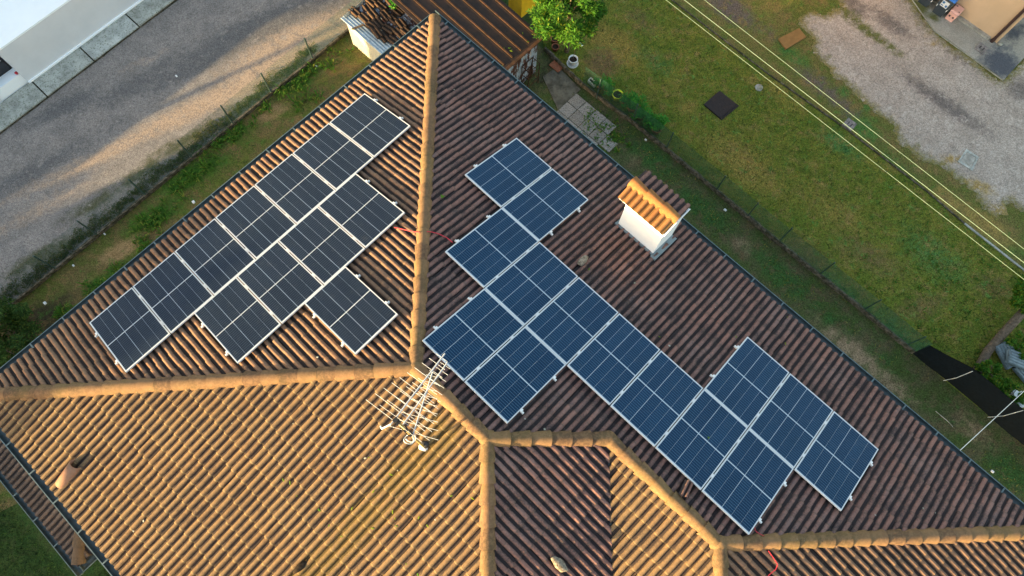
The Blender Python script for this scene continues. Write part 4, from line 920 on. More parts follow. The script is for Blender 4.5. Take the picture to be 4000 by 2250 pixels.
def clumps(name, pxs, mat, lab, cat):
    V, F, C = [], [], []
    for (u, v, r, h, n) in pxs:
        c = G(u, v)
        for i in range(n):
            a = random.uniform(0, 6.283); rr = r*random.random()**.7; p0 = c+Vector((math.cos(a), math.sin(a), 0))*rr*.45; d = Vector((math.cos(a+random.gauss(0, .7)), math.sin(a+random.gauss(0, .7)), 0))
            L = h*random.uniform(.6, 1.2); wv = random.uniform(.02, .038); sv = Vector((-d.y, d.x, 0))*wv/2
            p1_ = p0+d*L*.45+UP*L*.75; p2 = p0+d*L*1.0+UP*L*.55
            o = len(V); V += [p0-sv*.6, p0+sv*.6, p1_+sv, p1_-sv, p2]; F += [(o, o+1, o+2, o+3), (o+3, o+2, o+4)]
            t = (random.random(), .8*(random.random() < .2), .5*(random.random() < .2), 1); C += [t]*5
    m = MB(); m.add(V, F, False, C); o = m.build(name, mat, None, 'tint'); tag(o, lab, cat, kind='stuff'); return o
cl = []
for (u, v, sp, k) in ((1150, 330, 110, 26), (1290, 250, 60, 10), (760, 690, 120, 26), (620, 850, 110, 22), (900, 540, 90, 16), (430, 1090, 80, 14), (560, 960, 60, 10), (1180, 400, 60, 12), (250, 1200, 60, 6)):
    for i in range(k):
        t = random.gauss(0, .6); cl.append((u+t*sp*.8+random.gauss(0, 14), v-t*sp*.65+random.gauss(0, 16), .17, random.uniform(.09, .25), 14))
clumps('broad_weeds', cl, 'weed', 'broad leaved weed clumps in the strip left of the house', 'weeds')
bl = [(random.gauss(3760, 110), random.gauss(1130, 130), .12, random.uniform(.05, .10), 7) for _ in range(60)]+[(random.gauss(3560, 130), random.gauss(1090, 90), .1, random.uniform(.04, .09), 6) for _ in range(40)]
bl = [b_ for b_ in bl if inside(lawn_poly, np.array([G(b_[0], b_[1]).x]), np.array([G(b_[0], b_[1]).y]))[0]]
clumps('lawn_weeds', bl, 'weed', 'broad leaved weeds growing in the lower part of the lawn', 'weeds')
fg = [G(-500, 1780), G(-100, 1800), G(320, 2330), G(420, 2200), G(700, 2500), G(300, 2800), G(-500, 2700)]
tag(blades('front_grass', fg, 24000, .06, .022, 'darkleaf', -.012, [], None, .8), 'dark shaded grass below the porch roof at the lower left', 'grass')  # dark leaf colour on the blades stands for the shade here
clumps('paver_weeds', [(2300+random.gauss(0, 34), 478+random.gauss(0, 26), .1, random.uniform(.05, .12), 9) for _ in range(26)]+[(2360+random.gauss(0, 40), 520+random.gauss(0, 30), .1, random.uniform(.05, .12), 9) for _ in range(26)]+[(2420+random.gauss(0, 30), 560+random.gauss(0, 26), .12, random.uniform(.06, .14), 9) for _ in range(22)], 'weed', 'weeds growing through the pebble pavers beside the right gutter', 'weeds')
# small leaved weeds spilling from the kerb on to the road
cs2, rd2 = [], []
for i in range(190):
    t = i/190*(K1-K0).length-1; q = K0+kd*t+Vector((-kd.y, kd.x, 0))*(.22+abs(random.gauss(0, .18)))
    cs2.append(q+UP*.06); g_ = max(.03, .15+.22*noise.noise(Vector((t*1.3, 0, 5)))+random.gauss(0, .04)); rd2.append([g_, g_, .10])
tag(leaf_cloud('kerb_weeds', cs2, rd2, 21000, .045, 'kerbleaf', None, .6, .45, .3), 'dark creeping weeds along the road side of the left kerb', 'weeds', kind='stuff')

# ------------------------------------------------------------------ trees and shrubs
def tree(base, label, cx, cr, nleaf, size, mat='leaf', name='leafy_tree', trunk_h=2.2, tr=.09, nb=60, cat='tree', tint=.16, limbs=7, aspect=.3):
    t = thing(name, base, label, cat); top = base.lerp(Vector((cx.x, cx.y, base.z)), .5)+UP*trunk_h
    m = MB().tube([base-UP*.05, base.lerp(top, .5)+Vector((.04, -.03, 0)), top], tr, 9, True, tr*.7)
    cs, rr = [], []
    for i in range(nb):
        d = Vector((random.gauss(0, 1), random.gauss(0, 1), random.gauss(0, 1))).normalized(); k = random.uniform(.35, 1)**.6
        c = cx+Vector((d.x*cr[0]*k, d.y*cr[1]*k, d.z*cr[2]*k)); cs.append(c); q = random.uniform(.16, .30)*min(cr); rr.append([q, q, q*.8])
        if i % max(1, nb//limbs) == 0 : m.tube([top, top.lerp(c, .55)+UP*.12, c], tr*.45, 6, True, .012)
    m.build('trunk', 'bark', t)
    leaf_cloud('crown', cs, rr, nleaf, size, mat, t, .6, aspect, tint, base, .3); return t
tree(G(2213, 200), 'bright green leafy tree beside the rusty shed at the top', G(2215, 35, 3.0), (1.15, 1.15, .8), 11000, .13, nb=75, trunk_h=2.2)
tree(G(-60, 1330), 'dark green shrub at the left edge below the road', G(-40, 1320, 1.3), (1.0, 1.15, 1.1), 14000, .085, 'darkleaf', 'shrub', .9, .05, 80, 'shrub', .2, 6, .5)
tree(G(4030, 1165), 'yellow green shrub at the right edge beside the lawn', G(4020, 1150, .9), (.45, .5, .5), 3200, .085, 'leaf', 'shrub', .6, .03, 26, 'shrub', .6, 4, .6)
for (u, v, lb) in ((3862, 1462, 'leafy green creeper behind the black netting, beside the log end'), (3950, 1540, 'yellowish creeper behind the black netting, above the white sack'), (3985, 1345, 'green bush over the log at the right edge')):
    tree(G(u, v), lb, G(u, v, .45), (.42, .42, .3), 1600, .075, 'leaf', 'garden_plant', .3, .02, 16, 'plant', .35, 3, .7)
# ------------------------------------------------------------------ sheds at the top
RC, BC = G(2118, 146, 1.9), G(1975, 262, 1.9)                # right and bottom corners of the rusty roof edge
rp = (BC-RC).normalized(); back = Vector((-rp.y, rp.x, 0)); back = back if back.y > 0 else -back
back = (-PA) if (-PA).dot(back) > 0 else PA
Lr = (BC-RC).length+1.2
sh = thing('metal_shed', Vector((RC.x, RC.y, 0)), 'rusty sheet metal shed with ribbed roof behind the house at the top', 'shed')
side = DA
A0 = RC-side*.05; n = (UP+back*.03).normalized()
mb = MB(); D_ = 6.0; WdR = 2.55
q0, q1, q2, q3 = A0, A0+side*WdR, A0+side*WdR+back*D_+UP*.35, A0+back*D_+UP*.35
mb.add([q0, q1, q2, q3]+[q-UP*.03 for q in (q0, q1, q2, q3)], [(0, 3, 2, 1), (4, 5, 6, 7), (0, 1, 5, 4), (1, 2, 6, 5), (2, 3, 7, 6), (3, 0, 4, 7)])
rfo = mb.build('shed_roof', 'rust_roof', sh)
for i in range(7):
    f = q0+side*(.12+.38*i); g = f+back*D_+UP*.35; y = (g-f).normalized()
    MB().box((f+g)/2+UP*.014+back*.06, (y, side, y.cross(side)), (D_-.15, .05, .035)).build('roof_rib', 'rust_rib', rfo)
MB().box(q0.lerp(q1, .5)-back*.02+UP*.02, (side, back, UP), (WdR, .10, .03)).build('eave_strip', 'rust_rib', sh)
def corr_wall(A, B, z0, z1, mat, parent, name, pitch=.076, amp=.012):
    d = (B-A).normalized(); L = (B-A).length; nrm = Vector((d.y, -d.x, 0)); k = int(L/pitch*4); V, F = [], []
    for i in range(k+1):
        q = A+d*(L*i/k)+nrm*(amp*math.sin(i*math.pi/2)); V += [Vector((q.x, q.y, z0)), Vector((q.x, q.y, z1))]
    F = [(2*i, 2*i+2, 2*i+3, 2*i+1) for i in range(k)]; m = MB(); m.add(V, F, True); return m.build(name, mat, parent)
wA, wB = q0+back*.12+side*.1, q0+back*.12+side*(WdR-.1)
for i in range(7):
    a = wA.lerp(wB, i/7); b = wA.lerp(wB, (i+1)/7-.003); corr_wall(b, a, 0, RC.z-.03-.01*(i % 2), 'rust_wall', sh, 'wall_sheet', .05, .008)
corr_wall(wA, wA+back*5.5, 0, RC.z-.03, 'rust_wall', sh, 'wall_sheet', .05, .008)
specks('roof_leaves', [(None, q0+side*random.uniform(.05, WdR-.1)+back*random.uniform(.1, 3.2)+UP*(.045)) for _ in range(110)], 'fallen willow leaves scattered on the rusty shed roof', 'leaf litter', 'leaf', 1., .02, .05)
# rusty frame leaning on the shed
fb = G(2075, 300); rk = thing('rusty_frame', fb, 'rusty metal frame standing against the shed wall near the gutter', 'frame')
mb = MB(); ax1 = DA; ax2 = PA
for i, j in ((0, 0), (1, 0), (0, 1), (1, 1)): mb.tube([fb+ax1*(.5*i)+ax2*(.32*j), fb+ax1*(.5*i)+ax2*(.32*j)+UP*1.1], .016, 6)
for z in (.25, .65, 1.08):
    for i in (0, 1): mb.tube([fb+ax1*(.5*i)+UP*z, fb+ax1*(.5*i)+ax2*.32+UP*z], .013, 6); mb.tube([fb+ax2*(.32*i)+UP*z, fb+ax2*(.32*i)+ax1*.5+UP*z], .013, 6)
mb.build('frame_bars', 'rust_rib', rk)
# small shed with the pile of loose tiles
e0, e1 = G(1330, 72, 1.35), G(1640, 275, 1.35); ed = PA if (e1-e0).dot(PA) > 0 else -PA
ss = thing('tile_shed', Vector((e0.x, e0.y, 0)), 'small corrugated shed with loose old tiles on its roof, left of the metal shed', 'shed')
bk = -DA
w0 = e0+bk*.12+ed*.10; corr_wall(w0, w0+ed*3.2, 0, 1.33, 'white_sheet', ss, 'wall_sheet', .09, .014)
corr_wall(w0+bk*2.4, w0, 0, 1.5, 'white_sheet', ss, 'wall_sheet', .09, .014)
def corr_roof(o, u, v_, Lu, Lv, rise, mat, parent, name, pitch=.1, amp=.018):
    k = int(Lu/pitch*4); m = MB(); V = []
    for i in range(k+1):
        h = amp*math.sin(i*math.pi/2)
        for j in (0, 1): V.append(o+u*(Lu*i/k)+v_*(Lv*j)+UP*(rise*j+h))
    m.add(V, [(2*i, 2*i+2, 2*i+3, 2*i+1) for i in range(k)], True); return m.build(name, mat, parent)
corr_roof(e0, bk, ed, .55, 3.4, .0, 'blue_sheet', ss, 'roof_sheet')
corr_roof(e0+bk*.5+UP*.02, bk, ed, 2.0, 3.4, 0, 'rust_wall', ss, 'roof_sheet')
corr_roof(e0+bk*1.72+ed*1.0+UP*.06, bk, ed, .28, 2.6, 0, 'blue_sheet', ss, 'roof_sheet', .14, .01)
ot = []
for k in (0, .4, .8, 1.):
    Vt, Ft, Ct, St = tile_arrays(k); m_ = MB(); m_.v, m_.f, m_.c, m_.sm = Vt, Ft, Ct, St
    n0 = len(m_.v); m_.add([(.0245, 0, -.012), (.3105, 0, -.012), (.3105, TL, -.012), (.0245, TL, -.012)], [(3, 2, 1, 0)], False, [(k, 0, 0, 1)]*4)
    ot.append(m_.mesh('loose_tile', M['oldtile'], attr='tint'))
tp = [(1388, 48, .0), (1425, 72, .05), (1455, 105, -.1), (1500, 145, .05), (1490, 25, .0), (1530, 12, .1), (1555, 45, -.05), (1510, 62, .05), (1460, 60, .08), (1540, 80, .0), (1480, 90, .05), (1570, 95, .1), (1520, 115, -.1), (1560, 130, .05), (1590, 125, 0), (1440, 35, .1), (1455, 10, 0), (1475, 130, .1), (1538, 160, -.05), (1610, 150, .1)]
TL_ = ['old tile overhanging the left edge of the loose pile', 'old tile above the dark batten in the loose pile', 'old tile at the lower left of the loose pile', 'old tile halfway along the lower edge of the loose pile', 'old tile near the top left of the loose pile, lit orange',
       'topmost old tile of the loose pile, lit by the sun', 'old tile at the upper right edge of the loose pile', 'old tile in the upper middle of the loose pile', 'old tile left of the middle of the loose pile', 'old tile right of the middle of the loose pile',
       'old tile in the very middle of the loose pile', 'old tile at the right side of the loose pile', 'old tile below the middle of the loose pile', 'old tile at the lower right of the loose pile', 'old tile at the right end of the loose pile next to the flashing',
       'old tile along the upper left side of the loose pile', 'old tile at the top left corner of the loose pile', 'old tile between batten and gutter in the loose pile', 'old tile close to the house gutter in the loose pile', 'last old tile of the loose pile, half under the house gutter']
for k, (u, v, r_) in enumerate(tp):
    q = G(u, v, 1.42+.035*(k % 3)); T = Matrix.Translation(q) @ Matrix((-bk, ed, UP) if False else (DA, -PA, UP)).transposed().to_4x4() @ Matrix.Rotation(R(180)+r_*1.6, 4, 'Z') @ Matrix.Rotation(random.gauss(0, .06), 4, 'X') @ Matrix.Translation((-.16, -.2, 0))
    o = bpy.data.objects.new('loose_tile', ot[k % 4]); COL.objects.link(o); o.matrix_world = T
    tag(o, TL_[k], 'tile', 'loose tiles on the small shed roof')
bmk = G(1398, 105, 1.42); tag(MB().box(bmk, ((PA*.35-DA).normalized()*-1, PA, UP), (.42, .06, .04)).build('timber_batten', 'bark', None, None, bmk), 'short dark batten on the roof edge of the small shed', 'batten')
yt = G(2040, -8, 1.2); o = MB().box(yt, (PA, DA, UP), (.6, .7, .9)).build('yellow_crate', 'yellow_tarp', None, None, Vector((yt.x, yt.y, .75)))
tag(o, 'bright yellow box half hidden behind the tree beside the shed', 'box')
tree(G(1545, 20, 0), 'small green weed sprouting between the two shed roofs', G(1540, 18, 1.6), (.16, .16, .12), 260, .09, 'potleaf', 'roof_weed', 1.5, .012, 8, 'weed', .1, 2, .5)

# ------------------------------------------------------------------ patio, pots
pu, pv = PA, -DA; p00 = G(2181, 432)
pat = MB().prism([p00-pv*.55-pu*.05, p00-pv*.55+pu*2.35, p00+pv*.93+pu*2.35, p00+pv*.93-pu*.05], -.01, .012).build('patio', 'yard'); tag(pat, kind='structure')
for i in range(5):
    for j in range(-1, 2):
        if (i, j) in ((4, 1), (4, -1)): continue
        c = p00+pu*(.46*i+.22)+pv*(.46*j+.22)+UP*(.02+.004*((i*3+j*5) % 4)); an = random.gauss(0, .012)
        MB().box(c, ((pu*math.cos(an)+pv*math.sin(an)), (pv*math.cos(an)-pu*math.sin(an)), UP), (.435, .435, .04)).build('paver', 'paver', pat)
cp = MB().prism([G(2120, 300), G(2180, 430), G(2268, 350), G(2180, 262)], -.01, .022).build('concrete_pad', 'pad'); tag(cp, kind='structure')
def pot(u, v, r, h, mat, lb, plant=0, name='flower_pot', saucer=False, z=0, cat='flower pot'):
    c = G(u, v, z); t = thing(name, c, lb, cat)
    MB().lathe(c, [(0, .004), (r*.72, .004), (r*.95, h*.86), (r*1.06, h*.86), (r*1.06, h), (r*.92, h), (r*.86, h*.8)], 20).build('pot_body', mat, t)
    MB().lathe(c, [(0, h*.8), (r*.88, h*.8)], 16).build('soil', 'soil', t)
    if saucer: MB().lathe(c, [(r*.7, .004), (r*1.25, .012), (r*1.32, .05), (r*1.26, .05), (r*1.2, .02), (0, .02)], 24).build('saucer', mat, t)
    if plant:
        cs = [c+Vector((random.gauss(0, r*.6), random.gauss(0, r*.6), h+random.uniform(.05, .34)*plant)) for _ in range(14)]
        leaf_cloud('leaves', cs, [[r*.7, r*.7, r*.6]]*14, int(620*plant), .085, 'potleaf', t, .6, .4, .1, c, .2)
    return t
pot(2236, 250, .155, .30, 'white_plastic', 'white round pot on a white saucer under the tree', 0, saucer=True)
c_ = G(2236, 250); tag(MB().tube([c_+UP*.3, c_+UP*1.25+Vector((.03, .05, 0))], .008, 5).build('plant_cane', 'bark', None, None, c_+UP*.3), 'thin bare cane standing up in the white pot', 'cane')
q = G(2267, 177); tag(MB().box(q+UP*.03, (PA, DA, UP), (.16, .11, .02)).build('white_tile', 'white_plastic', None, None, q), 'small white plaque on the grass above the white pot', 'plaque')
q = G(2313, 328); t = thing('planter', q, 'small white rectangular planter at the head of the pot row', 'planter')
m = MB()
for sx, sy, lx, ly in ((0, .07, .30, .015), (0, -.07, .30, .015), (.143, 0, .015, .125), (-.143, 0, .015, .125)): m.box(q+PA*sx+DA*sy+UP*.08, (PA, DA, UP), (lx, ly, .16))
m.build('planter_wall', 'white_plastic', t); MB().box(q+UP*.05, (PA, DA, UP), (.27, .125, .08)).build('soil', 'soil', t)
pot(2341, 340, .15, .22, 'terracotta', 'terracotta pot next to the white planter, few leaves', .35)
pot(2372, 357, .16, .24, 'terracotta', 'terracotta pot with bushy plant between white planter and lime pot', .8)
pot(2408, 385, .175, .28, 'lime_plastic', 'lime yellow plastic pot in the pot row by the fence', 0)
pot(2434, 402, .16, .24, 'terracotta', 'terracotta pot just right of the lime yellow pot', .35)
pot(2465, 430, .16, .24, 'terracotta', 'potted green plant two places right of the lime pot', 1.3)
pot(2498, 462, .16, .24, 'terracotta', 'potted spiky green plant in the middle of the right group', 1.1)
pot(2530, 490, .16, .24, 'terracotta', 'potted green plant second from the right end of the row', 1.5)
pot(2560, 515, .17, .25, 'terracotta', 'lush bright green potted plant at the right end of the row', 1.7)
pot(2165, 165, .14, .22, 'terracotta', 'empty terracotta pot in the shade beside the shed wall, upper one', 0)
pot(2168, 195, .13, .20, 'terracotta', 'empty terracotta pot in the shade beside the shed wall, lower one', 0)
for (u, v, lb, dz) in ((2172, 262, 'weathered brown tile lying by the kerb near the shed', 0),):
    q = G(u, v); tag(MB().box(q+UP*.04, (PA, DA, UP), (.42, .26, .05)).build('clay_slab', 'terracotta', None, None, q), lb, 'slab')

# ------------------------------------------------------------------ covers, board, bits on the ground
q = (plate[0]+plate[2])/2; t = thing('iron_cover', q, 'dark iron square cover plate set in the lawn', 'manhole cover')
MB().prism([p_ for p_ in plate], 0, .05).build('cover_plate', 'iron', t)
MB().prism([q+(p_-q)*1.06+Vector((.05, -.03, 0)) for p_ in plate], 0, .03).build('cover_rim', 'iron', t)
q = G(2964, 343); tag(MB().lathe(q, [(0, .045), (.10, .045), (.135, .03), (.14, 0)], 20).build('round_cover', 'concrete', None, None, q), 'small round concrete cover in the lawn', 'cover')
bc = sum(board_p, Vector())/4; tag(MB().prism(board_p, .0, .05).build('wooden_board', 'board', None, None, bc), 'plain brown board lying in the grass by the gravel', 'board')
mc = [G(3773, 583), G(3822, 615), G(3797, 668), G(3740, 632)]; q = sum(mc, Vector())/4
t = thing('concrete_manhole', q, 'square concrete manhole with pale frame in the gravel drive', 'manhole')
m = MB()
for i in range(4): m.prism([mc[i], mc[(i+1) % 4], q+(mc[(i+1) % 4]-q)*.74, q+(mc[i]-q)*.74], 0, .03)
m.build('manhole_frame', 'slab', t); MB().prism([q+(p_-q)*.70 for p_ in mc], 0, .022).lathe(q, [(.03, .022), (.028, .03), (0, .03)], 10).build('manhole_lid', 'concrete', t)
def drain(u, v, lb, z, rot=0):
    q = G(u, v, z); t = thing('drain_cover', q, lb, 'drain cover'); a = PA; b = DA
    MB().box(q+UP*.015, (a, b, UP), (.36, .36, .04)).build('cover_plate', 'grate', t)
    for k in (-1, 1): MB().box(q+UP*.0365+a*.06*k, (b, a, UP), (.14, .035, .004)).build('slot', 'black', t)
drain(3318, 487, 'slotted concrete drain cover under the cables beside the lawn kerb', .01)
drain(3833, 190, 'slotted concrete drain cover on the apron below the brown downpipe', .06)
q = G(3905, 175, .06); tag(blob('loose_stone', q+UP*.05, (.10, .07, .05), 'concrete', None, seed=3), 'pale stone block at the corner of the beige house', 'stone')
pp = [G(3655, 1606, .02), G(3690, 1635, .02), G(3705, 1648, .02), G(3722, 1667, .02)]
wiggle(pp, .011, 'plastic_pipe', 'concrete', 'thin white plastic pipe lying on the soil beside the right gutter', 'pipe')
debris = [(757, 790, .09, .08, 'white square plastic box in the weeds left of the house'), (410, 915, .06, .04, 'white plastic scrap beside the left kerb'), (288, 1038, .06, .05, 'white paper scrap in the weeds of the left strip'), (177, 1185, .09, .07, 'crumpled white rag in the shade at left'),
          (1237, 258, .07, .06, 'white scrap among the lit weeds at the top left'), (690, 298, .07, .05, 'white scrap on the road at the left'), (2522, 547, .07, .05, 'white pebble by the right kerb end'), (3875, 1842, .08, .06, 'white scrap in the grass under the drop wire'), (2832, 821, .09, .06, 'white can in the grass beside the right kerb')]
for k, (u, v, a, b, lb) in enumerate(debris):
    q = G(u, v); o = MB().frustum(q+UP*.004, (PA, DA, UP), (a*1.1, b*1.1), (a*.95, b*.9), .04).build('white_scrap', 'white_plastic', None, None, q); tag(o, lb, 'litter')
lg = [G(3815, 1452, .12), G(3860, 1370, .2), G(3930, 1290, .35), G(4010, 1205, .5), G(4080, 1120, .7)]
wiggle(lg, .13, 'fallen_log', 'bark', 'thick bare log lying at the right edge behind the netting', 'log', None, 10)
q = G(3950, 1400); t = thing('plastic_crates', q, 'pile of weathered grey plastic crates beside the log', 'crates')
for k, (u, v, z, a, b, an) in enumerate(((3935, 1385, .25, .75, .5, .35), (3975, 1405, .42, .7, .45, -.45), (4000, 1455, .15, .6, .4, .1))):
    c = G(u, v, z); ax = PA*math.cos(an)+DA*math.sin(an); ay = DA*math.cos(an)-PA*math.sin(an); az = (UP+ax*.2).normalized(); ax = ay.cross(az)
    MB().box(c, (ax, ay, az), (a, b, .10)).build('crate', 'grey_plastic', t)
    m = MB()
    for s2 in range(5): m.box(c+ay*(b*(s2-2)/5)+az*.06, (ax, ay, az), (a*.95, .05, .02))
    m.build('crate_slats', 'grey_plastic', t)
q = G(3968, 1562); o = blob('white_sack', q+UP*.12, (.19, .24, .12), 'white_plastic', None, seed=9, amp=.25, sub=3); tag(o, 'crumpled white sack lying behind the black netting', 'sack')

# ------------------------------------------------------------------ white building, top left
C0 = G(115, 325, .09); C1 = G(560, 0, .09); wd_ = (C1-C0).normalized(); wn = Vector((-wd_.y, wd_.x, 0))
wn = wn if wn.dot(sn) > 0 else -wn
wh_ = 1.72; z0 = 0
wb = thing('white_building', Vector((C0.x, C0.y, 0)), 'white building with flat terrace and barred opening at the top left', 'building')
def pr(a, b): v_ = C0+wd_*a+wn*b; return Vector((v_.x, v_.y, 0))
MB().prism([pr(0, 0), pr(26, 0), pr(26, 9), pr(0, 9)], 0, wh_).build('terrace_wall', 'white_wall', wb)
MB().prism([pr(.0, .0)+wn*.003+wd_*.003, pr(26, .0)+wn*.003, pr(26, 9), pr(0, 9)], wh_+.001, wh_+.06).build('terrace_top', 'white_top', wb)
MB().box(pr(13, -.03)+UP*.16, (wd_, wn, UP), (26, .058, .06)).build('plinth', 'white_top', wb)
MB().prism([pr(-1.02, .0), pr(-14, 0), pr(-14, 9), pr(-1.02, 9)], 0, wh_).build('terrace_wall', 'white_wall', wb)
MB().box(pr(-7.6, -.03)+UP*.16, (wd_, wn, UP), (12.9, .058, .06)).build('plinth', 'white_top', wb)
MB().prism([pr(-1.018, .9), pr(-.002, .9), pr(-.002, 9), pr(-1.018, 9)], .0, wh_).build('recess_wall', 'white_wall', wb)
MB().prism([pr(-1.018, .06), pr(-.002, .06), pr(-.002, .42), pr(-1.018, .42)], 0, .55).build('sill', 'white_top', wb)
wi = MB().prism([pr(-1.018, .44), pr(-.06, .44), pr(-.06, .9), pr(-1.018, .9)], 0, 1.0).build('window', 'glass_dark', wb)
for k in range(6):
    a = -.98+.17*k; MB().tube([pr(a, .44)+UP*1.012, pr(a, .9)+UP*1.012], .010, 6).build('bar', 'alu', wi)
o = blob('red_knob', pr(-.05, .12)+UP*.60, (.05, .05, .06), 'red_cable', wb)
MB().prism([pr(-14, 4.5), pr(26, 4.5), pr(26, 9), pr(-14, 9)], wh_+.062, 6.5).build('upper_storey', 'white_wall', wb)

# ------------------------------------------------------------------ beige house, top right
BCn = G(3893, 168, .06); bh = thing('beige_house', BCn, 'beige rendered house with brown downpipe at the top right corner', 'house')
d1, d2 = -PA, -DA
def bp(a, b): v_ = BCn+d1*a+d2*b; return Vector((v_.x, v_.y, 0))
MB().prism([bp(0, 0), bp(9, 0), bp(9, 8), bp(0, 8)], 0, 5.6).build('house_wall', 'beige', bh)
MB().prism([bp(.28, -.13), bp(9, -.13), bp(9, -.001), bp(.28, -.001)], 0, .14).build('plinth', 'concrete', bh)
MB().add([bp(-.5, -.5)+UP*5.62, bp(9.5, -.5)+UP*5.62, bp(9.5, 8.5)+UP*5.62, bp(-.5, 8.5)+UP*5.62, bp(4, 4)+UP*7, bp(5, 4)+UP*7], [(0, 1, 5, 4), (1, 2, 5), (2, 3, 4, 5), (3, 0, 4), (3, 2, 1, 0)]).build('roof', 'terracotta', bh)
a = bp(.16, -.07); MB().tube([a+UP*.12, a+UP*5.6], .055, 12).build('downpipe', 'pipe_brown', bh)
MB().tube([a+UP*.06, a+UP*.2], .064, 12).build('downpipe_shoe', 'pipe_brown', bh)
# bins
def bin_(u, v, lid, lb):
    c = G(u, v, .062); t = thing('wheelie_bin', c, lb, 'bin', 'wheelie bins by the beige wall'); ax = (PA, DA, UP)
    MB().frustum(c+UP*.03, ax, (.36, .42), (.46, .54), .82).build('bin_body', 'bin_dark', t)
    l_ = MB().frustum(c+UP*.852, ax, (.49, .58), (.44, .50), .06); l_.box(c+UP*.87-DA*.30, ax, (.44, .03, .03)); l_.build('bin_lid', lid, t)
    for sx in (-1, 1):
        MB().tube([c+PA*.15*sx-DA*.21+UP*.1, c+PA*.21*sx-DA*.21+UP*.1], .1, 12).build('wheel', 'black', t)
        MB().add([c+PA*sx*(.18+.05*z/.82+.004)+DA*(.14+.05*z/.82+dy)+UP*(z+.03) for z in (.30, .80) for dy in (.0, .075)]+[c+PA*sx*(.18+.05*z/.82-.02)+DA*(.14+.05*z/.82+dy)+UP*(z+.03) for z in (.30, .80) for dy in (.0, .075)], [(0, 1, 3, 2), (1, 5, 7, 3), (4, 0, 2, 6), (5, 4, 6, 7)]).build('side_strip', 'white_plastic', t)
    yl = lambda z, off: DA*(.21+.06*z/.82+off)
    def dec(x0, x1, z0, z1, off, nm, mt, par): return MB().add([c+PA*x+yl(z, off)+UP*(z+.03) for z in (z0, z1) for x in (x0, x1)], [(0, 1, 3, 2)]).build(nm, mt, par)
    lab = dec(-.13, .13, .42, .70, .004, 'bin_sticker', 'white_plastic', t)
    dec(-.11, -.03, .56, .66, .006, 'sticker_print', 'blue_print', lab); dec(.04, .11, .46, .56, .006, 'sticker_print', 'blue_print', lab); dec(-.11, -.02, .46, .50, .006, 'sticker_print', 'blue_print', lab)
    return t
bin_(3612, 6, 'bin_dark', 'dark wheelie bin with dark lid, left one at the top edge')
bin_(3668, 45, 'bin_blue', 'dark wheelie bin with blue lid and white sticker beside the pink caddy')
c = G(3712, 70, .062); t = thing('food_caddy', c, 'small salmon pink waste caddy standing by the beige wall', 'bin'); ax = (PA, DA, UP)
MB().frustum(c, ax, (.27, .30), (.31, .36), .40).build('caddy_body', 'bin_pink', t)
MB().frustum(c+UP*.402-DA*.02, ax, (.34, .40), (.30, .33), .05).box(c+UP*.39+DA*.21, ax, (.2, .03, .03)).build('caddy_lid', 'bin_pink', t)
for x in (-.07, .07): MB().add([c+PA*(x+dx)+DA*(.15+.03*z/.4+.004)+UP*z for z in (.17, .25) for dx in (-.03, .03)], [(0, 1, 3, 2)]).build('caddy_print', 'dark_print', t)
MB().box(c+UP*.455-DA*.10-PA*.09, ax, (.06, .03, .006)).box(c+UP*.455+DA*.08+PA*.10, ax, (.05, .03, .006)).build('lid_print', 'dark_print', t)

# ------------------------------------------------------------------ unseen houses, block and hedge added at left for shade; inferred tree and pole
az = R(SUN_AZ); sdr = Vector((-math.cos(az), -math.sin(az), 0)); cdr = Vector((-math.sin(az), math.cos(az), 0))
def sc_(along, c, z=0): return sdr*along+cdr*c+UP*z
def add_shade_house(c0, c1, al, dep, hw, hr, lb):
    t = thing('shade_house', sc_(al, (c0+c1)/2), lb, 'house')
    MB().prism([sc_(al, c0), sc_(al, c1), sc_(al+dep, c1), sc_(al+dep, c0)], 0, hw).build('house_wall', 'wall_cream', t)
    m_ = (c0+c1)/2; k = .4
    v = [sc_(al-k, c0-k, hw+.01), sc_(al-k, c1+k, hw+.01), sc_(al+dep+k, c1+k, hw+.01), sc_(al+dep+k, c0-k, hw+.01), sc_(al+dep/2, c0+dep*.4, hr), sc_(al+dep/2, c1-dep*.4, hr)]
    MB().add(v, [(0, 1, 5, 4), (1, 2, 5), (2, 3, 4, 5), (3, 0, 4), (3, 2, 1, 0)]).build('roof', 'terracotta', t)  # roof of the added unseen shade house
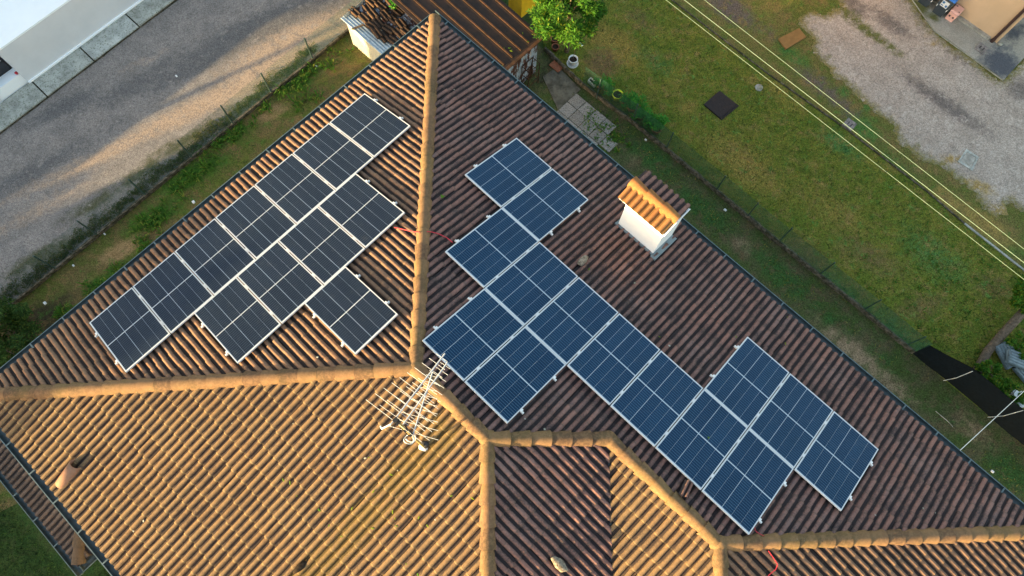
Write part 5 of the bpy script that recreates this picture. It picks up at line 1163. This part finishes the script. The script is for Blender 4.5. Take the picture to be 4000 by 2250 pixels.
add_shade_house(-9, 6.1, 34, 9, 7.7, 9.2, 'unseen house with red hip roof, added and raised to shade the porch')  # unseen house, walls and ridge raised until the porch lies in shadow
add_shade_house(18.4, 34, 30, 9, 5.2, 7.0, 'unseen house with red hip roof, added upper left to shade the road')  # unseen house, put in to shade the upper part of the road
t = thing('shade_block', sc_(27, 10), 'unseen flat roofed block added at left to shade road and lawn', 'shade_block')  # unseen block, height set so its shadow covers road and lawn
MB().prism([sc_(27, 4.6), sc_(27, 15.2), sc_(33, 15.2), sc_(33, 4.6)], 0, 5.3).build('shade_block_wall', 'wall_cream', t); MB().prism([sc_(26.9, 4.5), sc_(26.9, 15.3), sc_(33.1, 15.3), sc_(33.1, 4.5)], 5.301, 5.45).build('shade_block_roof', 'concrete', t)
hd = thing('shade_hedge', sc_(27, 16.9), 'unseen hedge added out of the frame to cut the sunlit road strip', 'hedge')  # unseen hedge, put in to end the sunlit strip on the road
leaf_cloud('shade_hedge_leaves', [sc_(27+random.uniform(-.3, .3), c_, z_) for c_ in np.arange(15.4, 18.5, .3) for z_ in (.4, .9, 1.4, 1.9, 2.3)], [[.35, .35, .3]]*len([1 for c_ in np.arange(15.4, 18.5, .3) for z_ in range(5)]), 7000, .16, 'darkleaf', hd, .6, .6, .1, sc_(27, 16.9), .2)
MB().prism([sc_(26.9, 15.4), sc_(26.9, 18.3), sc_(27.1, 18.3), sc_(27.1, 15.4)], 0, 2.3).build('shade_hedge_core', 'bark', hd)
def bigtree(al, c, z, cr, lb, n=9000): tree(sc_(al, c), lb, sc_(al, c, z), cr, n, .28, 'darkleaf', 'garden_tree', z*.6, .22, 60, 'tree', .1, 8, .55)
bigtree(36, 7.45, 9.3, (1.9, 1.9, 2.5), 'tall dark tree behind the garage, out of the frame at left', 12000)
pq = sc_(24, 17.05); pl_ = thing('utility_pole', pq, 'wooden utility pole beside the road, out of the frame at left', 'pole')
MB().tube([pq, pq+UP*7.5], .11, 10, True, .08).build('pole_shaft', 'bark', pl_); MB().box(pq+UP*7.1, (PA, DA, UP), (1.2, .09, .09)).build('cross_arm', 'bark', pl_)
